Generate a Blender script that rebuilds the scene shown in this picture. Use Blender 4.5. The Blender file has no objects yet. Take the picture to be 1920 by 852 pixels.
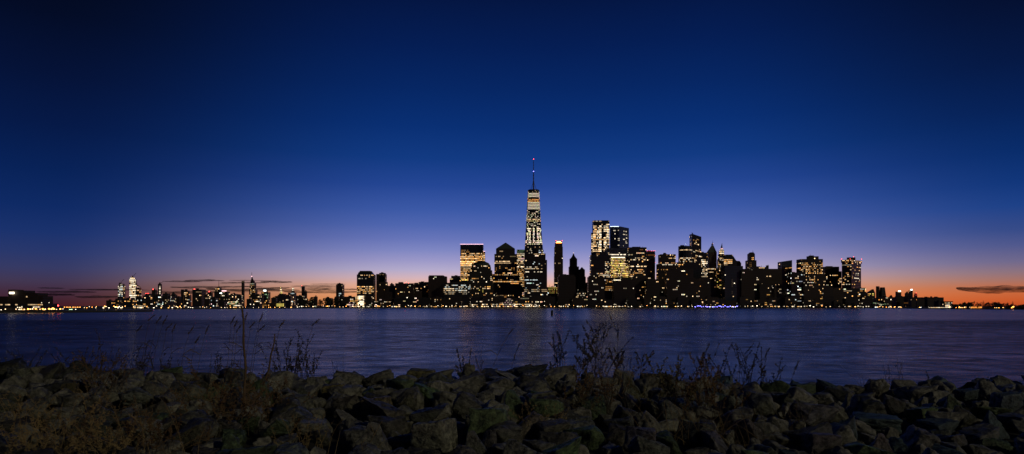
import bpy, bmesh, math, random
from mathutils import Vector, noise, Matrix

R = math.radians
rng = random.Random(7)
scene = bpy.context.scene
COL = scene.collection
F, CX, HY, EYE = 1200.0, 960.0, 574.0, 6.0      # focal length in photo pixels, principal column, horizon row, eye height (m)

def X(px, Y): return (px - CX) / F * Y
def Z(py, Y): return EYE + (HY - py) / F * Y
def lin(c):
    return tuple(((v / 255 / 12.92) if v / 255 <= .04045 else ((v / 255 + .055) / 1.055) ** 2.4) for v in c)

# ------------------------------------------------------------------ tagging
def tag(o, label=None, cat=None, group=None, kind=None):
    if label: o['label'] = label
    if cat: o['category'] = cat
    if group: o['group'] = group
    if kind: o['kind'] = kind
    return o
def empty(name, loc=(0, 0, 0)):
    o = bpy.data.objects.new(name, None); o.location = loc; o.empty_display_size = .5
    COL.objects.link(o); return o

class MB:
    """collects faces and links them as one mesh object"""
    def __init__(s): s.v = []; s.f = []; s.m = []; s.uv = []; s.c = []
    def face(s, pts, m=0, col=(0, 0, 0), uv=None):
        i = len(s.v); s.v.extend(pts); s.f.append(tuple(range(i, i + len(pts)))); s.m.append(m); s.c.append(col)
        s.uv.append(uv or [(0, 0)] * len(pts))
    def box(s, x0, x1, y0, y1, z0, z1, m=0, col=(0, 0, 0)):
        a = [(x0, y0, z0), (x1, y0, z0), (x1, y1, z0), (x0, y1, z0), (x0, y0, z1), (x1, y0, z1), (x1, y1, z1), (x0, y1, z1)]
        for q in ((0, 1, 5, 4), (1, 2, 6, 5), (2, 3, 7, 6), (3, 0, 4, 7), (4, 5, 6, 7), (3, 2, 1, 0)):
            s.face([a[k] for k in q], m, col)
    def tube(s, pts, rad, n=5, m=0, cap=True):
        pts = [Vector(p) for p in pts]; rings = []
        for k, p in enumerate(pts):
            d = (pts[min(k + 1, len(pts) - 1)] - pts[max(k - 1, 0)]).normalized()
            a = d.cross(Vector((0.13, 1, .07))).normalized(); b = d.cross(a)
            r = rad[k] if isinstance(rad, (list, tuple)) else rad
            rings.append([tuple(p + (a * math.cos(t) + b * math.sin(t)) * r) for t in (2 * math.pi * j / n for j in range(n))])
        for k in range(len(rings) - 1):
            for j in range(n):
                s.face([rings[k][j], rings[k + 1][j], rings[k + 1][(j + 1) % n], rings[k][(j + 1) % n]], m)
        if cap: s.face(rings[0], m); s.face(list(reversed(rings[-1])), m)
    def ball(s, c, rx, rz=None, n=8, k=5, m=0):
        rz = rz or rx; P = lambda i, j: (c[0] + rx * math.sin(math.pi * i / k) * math.cos(2 * math.pi * j / n), c[1] + rx * math.sin(math.pi * i / k) * math.sin(2 * math.pi * j / n), c[2] - rz * math.cos(math.pi * i / k))
        for i in range(k):
            for j in range(n):
                q = [P(i, j), P(i, j + 1), P(i + 1, j + 1), P(i + 1, j)]
                if i == 0: q = [q[0], q[2], q[3]]
                elif i == k - 1: q = [q[0], q[1], q[2]]
                s.face(q, m)
    def build(s, name, mats, parent=None, merge=False, smooth=False):
        me = bpy.data.meshes.new(name); me.from_pydata(s.v, [], s.f)
        if not isinstance(mats, (list, tuple)): mats = [mats]
        for m in mats: me.materials.append(m)
        me.polygons.foreach_set('material_index', s.m)
        uvl = me.uv_layers.new(name='UVMap'); uvl.data.foreach_set('uv', [t for f in s.uv for q in f for t in q])
        ca = me.color_attributes.new('lit', 'FLOAT_COLOR', 'CORNER')
        ca.data.foreach_set('color', [t for f, c in zip(s.f, s.c) for _ in f for t in (c[0], c[1], c[2], 1.0)])
        if merge:
            bm = bmesh.new(); bm.from_mesh(me); bmesh.ops.remove_doubles(bm, verts=bm.verts, dist=1e-4); bm.to_mesh(me); bm.free()
        if smooth: me.polygons.foreach_set('use_smooth', [True] * len(me.polygons))
        me.update()
        o = bpy.data.objects.new(name, me); COL.objects.link(o)
        if parent: o.parent = parent
        return o

# ------------------------------------------------------------------ materials
class NT:
    def __init__(s, tree): s.t = tree; s.n = tree.nodes; s.l = tree.links
    def add(s, typ, **kw):
        n = s.n.new(typ)
        for k, v in kw.items():
            if k == 'ins':
                for a, b in v.items():
                    if hasattr(b, 'is_linked') or isinstance(b, bpy.types.NodeSocket): s.l.new(b, n.inputs[a])
                    else: n.inputs[a].default_value = b
            else: setattr(n, k, v)
        return n
    def math(s, op, a, b=None, clamp=False):
        n = s.add('ShaderNodeMath', operation=op, use_clamp=clamp)
        for i, q in enumerate((a, b)):
            if q is None: continue
            if isinstance(q, bpy.types.NodeSocket): s.l.new(q, n.inputs[i])
            else: n.inputs[i].default_value = q
        return n.outputs[0]
    def mix(s, f, a, b, blend='MIX'):
        n = s.add('ShaderNodeMix', data_type='RGBA', blend_type=blend)
        for i, q in ((0, f), (6, a), (7, b)):
            if isinstance(q, bpy.types.NodeSocket): s.l.new(q, n.inputs[i])
            else: n.inputs[i].default_value = q if i == 0 else (tuple(q) + (1,) if len(q) == 3 else q)
        return n.outputs[2]
    def mapr(s, v, a, b, c, d, smooth=False):
        n = s.add('ShaderNodeMapRange'); n.interpolation_type = 'SMOOTHSTEP' if smooth else 'LINEAR'
        s.l.new(v, n.inputs[0])
        for i, q in enumerate((a, b, c, d)): n.inputs[i + 1].default_value = q
        return n.outputs[0]
def newmat(name):
    m = bpy.data.materials.new(name); m.use_nodes = True
    t = NT(m.node_tree); return m, t, m.node_tree.nodes['Principled BSDF']
def noise_node(t, scale, detail=4, rough=.55, vec=None):
    n = t.add('ShaderNodeTexNoise'); n.inputs['Scale'].default_value = scale; n.inputs['Detail'].default_value = detail; n.inputs['Roughness'].default_value = rough
    if vec: t.l.new(vec, n.inputs['Vector'])
    return n.outputs[0]

def facade_mat(name, wall, glass, rough, mx, mz0, mz1):
    """wall with a window in every cell; the colour attribute 'lit' says how bright the room behind each window is"""
    m, t, p = newmat(name)
    uv = t.add('ShaderNodeUVMap'); sx = t.add('ShaderNodeSeparateXYZ'); t.l.new(uv.outputs[0], sx.inputs[0])
    u, v = sx.outputs[0], sx.outputs[1]
    fu, fv = t.math('FRACT', u), t.math('FRACT', v)
    w = t.math('MULTIPLY', t.math('MULTIPLY', t.math('GREATER_THAN', fu, mx), t.math('LESS_THAN', fu, 1 - mx)),
               t.math('MULTIPLY', t.math('GREATER_THAN', fv, mz0), t.math('LESS_THAN', fv, mz1)))
    tc = t.add('ShaderNodeTexCoord')
    nz = noise_node(t, .02, 4, .6, tc.outputs['Object'])
    wc = t.mix(nz, tuple(c * .14 for c in wall), tuple(c * .6 for c in wall))
    t.l.new(t.mix(w, wc, glass), p.inputs['Base Color'])
    t.l.new(t.mapr(w, 0, 1, .8, rough), p.inputs['Roughness'])
    a = t.add('ShaderNodeAttribute', attribute_name='lit')
    n2 = noise_node(t, .6, 2, .5, tc.outputs['Object'])
    k = t.math('MULTIPLY', w, t.mapr(n2, .3, .7, .55, 1.35))
    t.l.new(a.outputs['Color'], p.inputs['Emission Color']); t.l.new(k, p.inputs['Emission Strength'])
    return m
def plain_mat(name, col, rough=.8, metal=0, var=.35, scale=.2):
    m, t, p = newmat(name)
    tc = t.add('ShaderNodeTexCoord'); nz = noise_node(t, scale, 5, .6, tc.outputs['Object'])
    t.l.new(t.mix(nz, tuple(c * (1 - var) for c in col), tuple(c * (1 + var) for c in col)), p.inputs['Base Color'])
    p.inputs['Roughness'].default_value = rough; p.inputs['Metallic'].default_value = metal
    return m
def glow_mat(name, col, strength, sample=True):
    m, t, p = newmat(name)
    p.inputs['Base Color'].default_value = (.05, .05, .05, 1)
    p.inputs['Emission Color'].default_value = tuple(col) + (1,)
    tc = t.add('ShaderNodeTexCoord'); nz = noise_node(t, .4, 2, .5, tc.outputs['Object'])
    t.l.new(t.mapr(nz, .3, .7, strength * .7, strength * 1.3), p.inputs['Emission Strength'])
    if not sample: m.cycles.emission_sampling = 'NONE'
    return m

FM = {
    'masonry': facade_mat('masonry_facade', (.085, .055, .045), (.02, .02, .025), .35, .18, .24, .78),
    'brick': facade_mat('brick_facade', (.11, .06, .042), (.02, .02, .022), .4, .2, .24, .76),
    'glass': facade_mat('dark_glass_facade', (.03, .033, .045), (.02, .024, .035), .22, .08, .26, .8),
    'blue': facade_mat('blue_glass_facade', (.05, .065, .11), (.035, .05, .1), .2, .1, .26, .8),
    'stone': facade_mat('stone_facade', (.1, .085, .075), (.02, .02, .022), .4, .16, .24, .78),
    'band': facade_mat('banded_facade', (.05, .042, .04), (.018, .018, .022), .3, .02, .28, .76),
}
ROOF = plain_mat('roof_tar', (.035, .03, .03), .9)
STEEL = plain_mat('mast_steel', (.09, .09, .1), .5, .5)
COPPER = plain_mat('copper_roof', (.045, .06, .055), .7)
PALE_STRIPE = plain_mat('corner_metal', (.3, .3, .32), .4, .6)
LC = {  # light colours (linear)
    'a': (1.0, .47, .13), 'w': (1.0, .66, .34), 'k': (1.0, .84, .6), 'c': (.82, .95, .95), 'g': (.55, .9, .45), 'b': (.22, .2, 1.0),
    'r': (1.0, .06, .05), 'p': (1.0, .55, .6), 'o': (1.0, .33, .06), 'y': (1.0, .78, .16)}
GL = {k: glow_mat('glow_' + n, LC[k], s) for k, n, s in (
    ('a', 'amber', 5), ('w', 'warm', 4.2), ('k', 'white', 3.8), ('c', 'cool', 4), ('g', 'green', 4), ('b', 'blue', 9), ('r', 'red', 8), ('p', 'pink', 2.2), ('o', 'orange', 9), ('y', 'yellow', 3.0))}

# ------------------------------------------------------------------ buildings
def pick_light(rg, pal):
    c = LC[rg.choice(pal)]
    s = rg.lognormvariate(-.05, .7)
    s = min(s, 2.6)
    return tuple(v * s for v in c)

def loft(mb, A, B, zA, zB, cell, litf, cap=True, mcap=1):
    """facade between two footprints, split in cells (floors and bays); A, B: footprint corners, zA number, zB number or one per corner"""
    n = len(A); zt = zB if isinstance(zB, (list, tuple)) else [zB] * n
    cw, ch = cell
    nz = max(1, round((max(zt) - zA) / ch))
    for e in range(n):
        a0, a1, b0, b1 = Vector(A[e]), Vector(A[(e + 1) % n]), Vector(B[e]), Vector(B[(e + 1) % n])
        t0, t1 = zt[e], zt[(e + 1) % n]
        d = a1 - a0
        nx = max(1, round(max(d.length, (b1 - b0).length) / cw))
        back = d.x < -abs(d.y) * .3                 # faces away from the river: no window grid needed
        if back: nxx, nzz = 1, 1
        else: nxx, nzz = nx, nz
        def P(i, j):
            s, t = i / nxx, j / nzz
            q = (a0 + (a1 - a0) * s) * (1 - t) + (b0 + (b1 - b0) * s) * t
            return (q.x, q.y, zA + ((t0 + (t1 - t0) * s) - zA) * t)
        for j in range(nzz):
            for i in range(nxx):
                p = [P(i, j), P(i + 1, j), P(i + 1, j + 1), P(i, j + 1)]
                c = (0, 0, 0)
                if not back and litf:
                    cc = [sum(q[k] for q in p) / 4 for k in range(3)]
                    c = litf(cc, e, i, j)
                mb.face(p, 0, c, [(0.001, .001), (.999, .001), (.999, .999), (.001, .999)])
    if cap: mb.face([(B[k][0], B[k][1], zt[k]) for k in range(n)], mcap)

def foot(t, Y, th):
    x0, x1 = X(t['x0'], Y), X(t['x1'], Y); w = x1 - x0; y0 = Y + t.get('dy', 0)
    if 'c' in t:                                   # turned block: two faces seen, corner column c nearest
        xc = X(t['c'], Y); a, b = xc - x0, x1 - xc
        ang = math.atan2(b, a) * .55
        d1, d2 = a * math.tan(ang), b * math.tan(math.pi / 2 - ang) if ang > .01 else th
        d2 = min(d2, th * 1.6)
        xr, xl = X(t['x1'], y0 + d2), X(t['x0'], y0 + d1)
        return [(xc, y0), (xr, y0 + d2), (xr + xl - xc, y0 + d1 + d2), (xl, y0 + d1)]
    if t.get('n'):
        n = t['n']; ry = min(w / 2, th / 2); kk = (y0 + ry) / Y; cx, r = (x0 + x1) / 2 * kk, w / 2 * kk
        return [(cx + r * math.cos(-math.pi / 2 + 2 * math.pi * (k + .5) / n) / math.cos(math.pi / n), y0 + ry + ry * math.sin(-math.pi / 2 + 2 * math.pi * (k + .5) / n)) for k in range(n)]
    if t.get('ch'):                                # chamfered corners
        c = t['ch'] * w; T = min(th, w)
        return [(x0 + c, y0), (x1 - c, y0), (x1, y0 + c), (x1, y0 + T - c), (x1 - c, y0 + T), (x0 + c, y0 + T), (x0, y0 + T - c), (x0, y0 + c)]
    T = t.get('th', min(th, max(w, 14)))
    return [(x0, y0), (x1, y0), (x1, y0 + T), (x0, y0 + T)]

def T(part, x0, x1, yt, **k): return dict(part=part, x0=x0, x1=x1, yt=yt, **k)

def B(name, label, Y, tiers, style='masonry', p=.08, lits=(), ex=(), pal='wwwwaak', group=None, cat='building', seed=None, cell=None, base=1.5, th=38, roofbits=True, flr=True):
    rg = random.Random(seed if seed is not None else hash_(name + label))
    x0 = min(t['x0'] for t in tiers); x1 = max(t['x1'] for t in tiers)
    root = tag(empty(name, (X((x0 + x1) / 2, Y), Y, base)), label, cat, group)
    ox, oy, oz = root.location
    mpp = Y / F
    cell = cell or (mpp * 2.2, mpp * 3.1)
    ff = {}; run = {}
    def litf(c, e, i, j):
        px, py = CX + F * c[0] / c[1], HY - F * (c[2] - EYE) / c[1]
        for L in reversed(lits):
            if L[0] <= px <= L[2] and L[1] <= py <= L[3]:
                if rg.random() < L[4]:
                    kf = (id(L), e, round(c[2] / cell[1]))
                    if kf not in ff: ff[kf] = rg.choice((.45, .7, .9, 1.1, 1.4))
                    col = LC[rg.choice(L[5])]; s = L[6] * ff[kf] * rg.uniform(.6, 1.3)
                    return tuple(v * s for v in col)
                if len(L) > 7: return (0, 0, 0)
                break
        key = (e, round(c[2] / cell[1]))
        if key not in ff: ff[key] = rg.choice((.25, .4, .6, .8, 1, 1.3, 1.8, 3.0)) if flr else 1
        q = p * .42 * ff[key]
        if key in run and run[key][0] == i - 1 and rg.random() < .38:
            run[key] = (i, run[key][1]); return tuple(v * rg.uniform(.7, 1.1) for v in run[key][1])
        if rg.random() < q:
            run[key] = (i, pick_light(rg, pal)); return run[key][1]
        return (0, 0, 0)
    prev = base; top = None
    for t in tiers:
        zb = t['zb'] if 'zb' in t else (base if t.get('g') else prev)
        if 'y0' in t: zb = Z(t['y0'], Y)
        A = foot(t, Y, th)
        if 'tx' in t:                              # tapering: top footprint spans tx
            xa, xb = min(q[0] for q in A), max(q[0] for q in A)
            k = (t['tx'][1] - t['tx'][0]) / (t['x1'] - t['x0']); cy = sum(q[1] for q in A) / len(A); Yt = cy + (min(q[1] for q in A) - cy) * k; u0 = X(t['tx'][0], Yt)
            k = (X(t['tx'][1], Yt) - u0) / max(xb - xa, 1e-6)
            Bf = [(u0 + (q[0] - xa) * k, cy + (q[1] - cy) * k) for q in A]
        else: Bf = A
        zt = Z(t['yt'], Y)
        if 'yr' in t:                              # slanted top: right edge at row yr
            zr = Z(t['yr'], Y); xa, xb = X(t['x0'], Y), X(t['x1'], Y)
            zt = [zt + (zr - zt) * (q[0] - xa) / (xb - xa) for q in Bf]
        mb = MB()
        loft(mb, A, Bf, zb, zt, cell, None if t.get('dark') else litf)
        mb.v = [(q[0] - ox, q[1] - oy, q[2] - oz) for q in mb.v]
        st = FM[t.get('style', style)] if not t.get('roof') else (COPPER if t['roof'] == 'copper' else ROOF)
        o = mb.build(t['part'], [st, ROOF], root)
        prev = max(zt) if isinstance(zt, list) else zt; top = (t, prev)
        if t.get('pent'):
            a, b, yy = t['pent']; m2 = MB(); yA = A[0][1] + 6
            m2.box(X(a, Y) - ox, X(b, Y) - ox, yA - oy, yA - oy + 14, prev - oz, Z(yy, Y) - oz); m2.build('mechanical_penthouse', ROOF, root)
    if roofbits and not top[0].get('roof') and not isinstance(top[0].get('yr'), (int, float)):
        t, zt = top; a, b = t['x0'], t['x1']; w = b - a
        if w > 5 and 'tx' not in t:
            m2 = MB()
            u = a + w * rg.uniform(.12, .4); v = u + w * rg.uniform(.2, .42); h = rg.uniform(.9, 2.2) * mpp
            yA = Y + t.get('dy', 0) + 9
            m2.box(X(u, Y) - ox, X(min(v, b - .5), Y) - ox, yA - oy, yA - oy + 9, zt - oz, zt + h - oz); m2.build('mechanical_penthouse', ROOF, root)
    for e in ex:
        k = e[0]; m2 = MB()
        if k == 'mast':
            _, px, yb, yt, r = e
            yy = Y + 10; m2.tube([(X(px, yy) - ox, yy - oy, Z(yb, Y) - oz - 1), (X(px, yy) - ox, yy - oy, Z(yt, yy) - oz)], [r, r * .5], 6); m2.build('mast', STEEL, root)
        elif k == 'beacon':
            _, px, py, c, r = e
            m2.ball((X(px, Y + 6) - ox, 6, Z(py, Y + 6) - oz), r * mpp); m2.build('beacon', GL[c], root, smooth=True)
        elif k == 'strip':
            _, a, b, yy, h, c = e[:6]
            m2.box(X(a, Y) - ox, X(b, Y) - ox, -1.2 - (e[6] if len(e) > 6 else 0), -.15 - (e[6] if len(e) > 6 else 0), Z(yy + h / 2, Y) - oz, Z(yy - h / 2, Y) - oz); m2.build('light_strip', GL[c], root)
        elif k == 'block':
            _, nm, a, b, yt, yb = e[:6]
            dy = e[6] if len(e) > 6 else 8
            m2.box(X(a, Y + dy) - ox, X(b, Y + dy) - ox, dy, dy + 12, Z(yb, Y) - oz, Z(yt, Y) - oz); m2.build(nm, ROOF, root)
        elif k == 'tank':
            _, px, yt, yb = e; cx = X(px, Y + 12) - ox; r = 2.4 * mpp / 1.8
            z0, z1 = Z(yb, Y) - oz, Z(yt, Y) - oz
            m2.tube([(cx, 12, z0), (cx, 12, z0 + (z1 - z0) * .75), (cx, 12, z1)], [r, r, .2], 10); m2.build('water_tank', ROOF, root)
    return root

def hash_(s):
    h = 7
    for ch in s: h = (h * 131 + ord(ch)) % 1000003
    return h

# ---- the river front, left to right. Rows and columns are where each building's corners stand as seen from the rocks.
B('office_tower', 'dark tower with stepped crown and amber floors, beside the floodlit white building', 2300,
  [T('tower', 669, 700.5, 515), T('crown', 670.5, 698.5, 511, tx=(672, 696)), T('roof', 673, 695.5, 508, tx=(675, 693.5), roof=1)], 'glass', .04,
  [(669, 514, 701, 518, .4, 'aw', .6), (671, 521, 690, 524, .7, 'k', .45), (669, 537, 701, 551, .62, 'aaw', 1.0), (669, 535, 701, 537, .9, 'wa', .35), (682, 559, 701, 562.5, .95, 'wk', 1.2)])
B('floodlit_building', 'narrow low building floodlit brilliant white and yellow at the water', 2120,
  [T('wing', 666, 671, 556), T('tower', 671, 682.5, 554.5, g=1, dy=-2)], 'stone', .2, [(666, 554, 671, 576, .9, 'wa', 1.0), (671, 554, 683, 577, .85, 'kkw', 3.2)], roofbits=False)
B('apartment_tower', 'slim dark apartment tower with notched top, second tower right of the floodlit building', 2320,
  [T('tower', 705.3, 722, 514), T('wing', 720, 725.5, 529, g=1, dy=3), T('crown', 711, 721.5, 512)], 'brick', .05, [(712, 514, 721, 517, .7, 'w', .5)])
B('brick_block', 'low dark block with a small domed roof house', 2200, [T('tower', 721, 741, 536), T('roof_house', 731, 738, 533), T('dome', 732, 737, 530.5, n=8, tx=(734, 735), roof=1)], 'brick', .07)
B('brick_block', 'broad dark block with red roof lamp and many scattered windows', 2180,
  [T('tower', 741, 775, 531.5)], 'brick', .09, ex=[('block', 'roof_house', 747, 755, 529, 532), ('beacon', 762, 529.6, 'r', .6), ('beacon', 759, 530.5, 'r', .5), ('beacon', 766, 530.8, 'r', .45)])
B('brick_block', 'dark block with a single red lamp high on its front', 2250, [T('tower', 777, 804, 530.5), T('setback', 785, 803.5, 529)], 'masonry', .05, [(797, 535, 803, 548, .15, 'o', .15)],
  ex=[('beacon', 792, 535, 'r', .5)])
B('apartment_block', 'bulky dark apartment block with chamfered right shoulder and few bright windows', 2200,
  [T('tower', 803, 837, 530), T('tower', 803, 836.5, 518.5), T('crown', 804, 833, 516.5, tx=(804.5, 831))], 'brick', .06, pal='kkw')
B('apartment_block', 'dark block behind the white-lit office with one lit window near its top', 2330, [T('tower', 843, 864, 522), T('crown', 846, 862, 517.5)], 'masonry', .08, [(848, 520, 851, 525, .8, 'w', 1.0)])
B('office_building', 'low wide office with white lit bands of floors', 2160,
  [T('podium', 832, 884, 553), T('tower', 832, 882, 530.5)], 'band', .1,
  [(834, 534, 882, 541, .55, 'kkc', .9), (832, 541.5, 852.5, 547, .85, 'kw', .75), (853, 541, 882, 546, .6, 'kc', .8), (832, 548, 880, 554, .5, 'kw', .5), (855, 562, 884, 566, .92, 'kc', 1.2), (855, 567.5, 884, 570.5, .9, 'k', 1.1)], pal='kkcw')
B('office_tower', 'square glass tower glowing amber with white line along its flat roof', 2500,
  [T('tower', 863, 906, 459), T('wing', 904, 909.5, 472, g=1, dy=4)], 'glass', .06,
  [(863, 473, 909, 492, .85, 'waa', 1.1), (866, 468, 880, 473, .5, 'wa', .6), (863, 459, 906, 467, 0, 'w', 0, 1), (863, 491, 890, 500, .97, 'aaw', 2.4), (863, 500, 884, 524, .8, 'aw', .9), (863, 523.5, 878, 527.5, 1, 'ya', 2.2), (884, 492, 906, 500, .7, 'a', .8)],
  ex=[('strip', 862.7, 906.3, 458.2, .75, 'p'), ('strip', 905.5, 909.5, 471.6, .7, 'p', -2)], roofbits=False)
B('domed_office_tower', 'dark office tower with round dome, in front of the amber glass tower', 2230,
  [T('podium', 876, 930, 549), T('tower', 878, 924, 518), T('setback', 880, 922.5, 507), T('setback', 884, 920, 501), T('setback', 885.5, 919.5, 497.5, n=14),
   T('dome', 886, 919, 493, n=14, tx=(889, 916), roof='copper'), T('dome', 889, 916, 490.3, n=14, tx=(895, 910), roof='copper'), T('dome', 895, 910, 489.2, n=14, tx=(901, 904), roof='copper')], 'stone', .13,
  [(903, 497.5, 914, 500, .8, 'w', .8), (884, 543, 912, 547.5, .45, 'y', .8), (892, 500, 897, 503, .6, 'k', .7)], pal='wwka', roofbits=False)
B('pyramid_roof_tower', 'broad office tower with low pyramid roof and amber lit bands', 2260,
  [T('podium', 908, 981, 553), T('podium', 918, 977, 530), T('tower', 923, 974, 514), T('tower', 927, 969.5, 476.5), T('setback', 930, 965.5, 466.5), T('pyramid_roof', 930, 965.5, 454.3, tx=(947.6, 948.6), roof='copper')], 'stone', .1,
  [(930, 490.5, 959, 494.5, .85, 'ww', 1.0), (927, 515, 972, 518.5, .8, 'aw', 1.3), (923, 525.5, 974, 529.5, .92, 'aaw', 1.6), (932, 471, 943, 474, .6, 'w', .6), (928, 479, 948, 482, .45, 'w', .4), (925, 503, 968, 509, .35, 'a', .5), (930, 554, 960, 560, .4, 'aw', .6)], pal='waa')
B('hotel_tower', 'slim tower glowing warm white with greenish top, left of the tallest tower', 2450,
  [T('tower', 969, 984, 468.3), T('wing', 972, 986, 520, g=1, dy=-5)], 'glass', .2,
  [(969, 468, 984, 473.5, .8, 'g', .16), (969, 474, 984, 480, .9, 'wk', 1.3), (969, 480, 984, 492, .65, 'wkp', 1.0), (969, 492, 984, 498, .35, 'w', .6), (969, 499, 984, 502, .95, 'kw', 1.5), (969, 502, 986, 540, .55, 'aw', .75), (978, 548, 983, 560, .9, 'wp', .7)], roofbits=False)

# ---- the tallest tower: a square turning into a square at 45 degrees
def tallest():
    Y = 2330; name = 'tapering_skyscraper'
    root = tag(empty(name, (X(1001, Y), Y, 1.5)), 'tallest tower, tapering glass shaft with spire, white lit top floors', 'skyscraper')
    ox, oy, oz = root.location; rg = random.Random(5)
    hw = X(1018.6, Y) - X(984.4, Y); hw /= 2
    sq = lambda h, r: [(h * math.cos(a) , h * math.sin(a)) for a in r]
    bot, topp = [], []
    cyy = hw + 2
    tw = (X(1011.8, Y) - X(989.8, Y)) / 2
    for k in range(8):
        a = -math.pi * 3 / 4 + k * math.pi / 4
        rb = hw * math.sqrt(2) if k % 2 == 0 else hw
        rt = tw if k % 2 == 0 else tw * 1.0
        # seen square-on the top square's corner points are pulled in so that the silhouette tapers evenly
        rt = tw * (1.06 if k % 2 == 0 else 1.0)
        bot.append((rb * math.cos(a), cyy + rb * math.sin(a))); topp.append((rt * math.cos(a), cyy + rt * math.sin(a)))
    zb, zt = Z(468, Y) - oz, Z(354.5, Y) - oz
    def litf(c, e, i, j):
        x, y = c[0] + ox, c[1] + oy
        px, py = CX + F * x / y, HY - F * (c[2] + oz - EYE) / y
        u = (px - 1001) / (11 + (py - 354) * .055)
        W = lambda s, col='k': tuple(v * s * rg.uniform(.8, 1.2) for v in LC[col])
        if 361 < py < 370.5: return W(.85 if abs(u) < .93 else .2)
        if 372.5 < py < 375.5 or 377 < py < 379: return W(1.1, 'a') if rg.random() < .75 else (0, 0, 0)
        if 380 < py < 394 and abs(u) < .9: return W(.85)
        if 395 < py < 411: return W(rg.uniform(.3, 1.6)) if rg.random() < .36 else (0, 0, 0)
        if 411 < py < 415.5: return W(1.2, 'w') if rg.random() < .55 else (0, 0, 0)
        if 415.5 < py < 427: return W(.9) if rg.random() < .22 else (0, 0, 0)
        if 427 < py < 457 and (min(abs(u + .78), abs(u + .52), abs(u - .02), abs(u - .5), abs(u - .78)) < .1):
            return W(1.7) if rg.random() < .8 else (0, 0, 0)
        if 452 < py < 458: return W(1.0) if rg.random() < .6 else (0, 0, 0)
        return W(.6, 'w') if rg.random() < .05 else (0, 0, 0)
    mb = MB(); loft(mb, bot, topp, zb, zt, (3.2, 5.6), litf); mb.build('tower', [FM['glass'], ROOF], root)
    b = MB(); loft(b, [bot[0], bot[2], bot[4], bot[6]], [bot[0], bot[2], bot[4], bot[6]], 0, zb, (3.6, 3.9), lambda c, e, i, j: pick_light(rg, 'wk') if rg.random() < .09 else (0, 0, 0)); b.build('tower_base', [FM['glass'], ROOF], root)
    mp = Y / F; cx, cy = 0, cyy
    r = MB(); r.tube([(cx, cy, zt - .5), (cx, cy, zt + 1.6 * mp)], [tw * .62, tw * .55], 20); r.build('communications_ring', STEEL, root)
    pr = MB()
    for k in range(8):
        a, c2 = topp[k], topp[(k + 1) % 8]
        pr.tube([(a[0], a[1], zt + .8), (c2[0], c2[1], zt + .8)], .8, 4)
    pr.build('parapet', STEEL, root)
    z = lambda py: Z(py, Y) - oz
    m = MB(); m.tube([(cx, cy, zt), (cx, cy, z(338)), (cx, cy, z(336.5)), (cx, cy, z(318)), (cx, cy, z(317.5)), (cx, cy, z(300)), (cx, cy, z(295))], [2.6, 2.2, 1.8, 1.6, 1.3, 1.0, .5], 8); m.build('spire', STEEL, root)
    for py, rr in ((347, 3.0), (338, 3.4), (332, 2.6), (326, 2.4), (320, 2.2), (312, 1.9), (306, 1.7), (300, 1.5)):
        q = MB(); q.tube([(cx, cy, z(py) - .7), (cx, cy, z(py) + .7)], rr, 10); q.build('spire_ring', STEEL, root)
    for k in range(6):
        a = 2 * math.pi * k / 6 + .3; q = MB()
        q.tube([(cx + tw * .58 * math.cos(a), cy + tw * .58 * math.sin(a), zt + 2.5), (cx, cy, z(337))], .35, 4); q.build('stay_cable', STEEL, root)
    q = MB(); q.ball((cx, cy, z(294.4)), 1.2); q.build('beacon', GL['r'], root, smooth=True)
    q = MB(); q.ball((cx, cy, z(318)), 1.8); q.build('blue_lamp', GL['b'], root, smooth=True)
tallest()
B('glass_office_tower', 'dark glass office block with curved top, in front of the tallest tower', 2170,
  [T('podium', 983, 1029, 545), T('tower', 983, 1025.8, 487.5), T('setback', 983.5, 1023, 475.5), T('setback', 996, 1019, 468, n=16), T('curved_roof', 997, 1018.5, 464.3, n=16, tx=(1001, 1015), roof=1)], 'band', .13,
  [(984, 474, 1000, 476.5, .9, 'wk', .8), (1000, 474.5, 1020, 477, .7, 'w', .6), (984, 499, 1010, 506, .55, 'wk', .9), (985, 510, 1020, 513, .4, 'k', .9), (983, 524, 1010, 527, .75, 'c', .8), (984, 536, 1020, 543, .12, 'c', .6), (984, 543, 1012, 549, .75, 'wk', .45), (1013, 541, 1028, 547, .7, 'w', .4), (1012, 478, 1026, 500, .03, 'w', .3, 1)], pal='wkkc', roofbits=False)
B('crowned_tower', 'slender brown tower with lit orange and white crown', 2600,
  [T('tower', 1039.6, 1055.7, 480), T('tower', 1040, 1055.3, 463), T('setback', 1041, 1054.6, 456)], 'brick', .07,
  [], ex=[('strip', 1042.5, 1053, 455.3, 1.2, 'o'), ('strip', 1044, 1051.5, 453, 1.2, 'w', -4), ('beacon', 1042.3, 451.5, 'r', .45), ('beacon', 1053.8, 451.5, 'r', .45), ('block', 'crown', 1042, 1053.5, 451, 456)], pal='wwk', roofbits=False)
B('gothic_tower', 'brown stepped gothic tower with pointed roof beside the crowned tower', 2650,
  [T('tower', 1066.5, 1087, 515), T('tower', 1067.5, 1085.5, 500), T('setback', 1069, 1082.2, 485), T('pyramid_roof', 1070, 1081, 480.5, tx=(1073, 1078), roof='copper'), T('spire', 1073.2, 1077.6, 475, tx=(1075, 1075.8), roof='copper')], 'brick', .012, roofbits=False, ex=[('beacon', 1075.4, 474.6, 'w', .35)])
B('stepped_tower', 'smaller stepped brown tower right of the gothic tower', 2600,
  [T('tower', 1085, 1101, 530), T('tower', 1085.5, 1098.5, 519), T('setback', 1086.3, 1096.8, 505.5), T('pyramid_roof', 1087.3, 1095.5, 501, tx=(1090.6, 1091.6), roof='copper')], 'brick', .015, roofbits=False)
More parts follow.
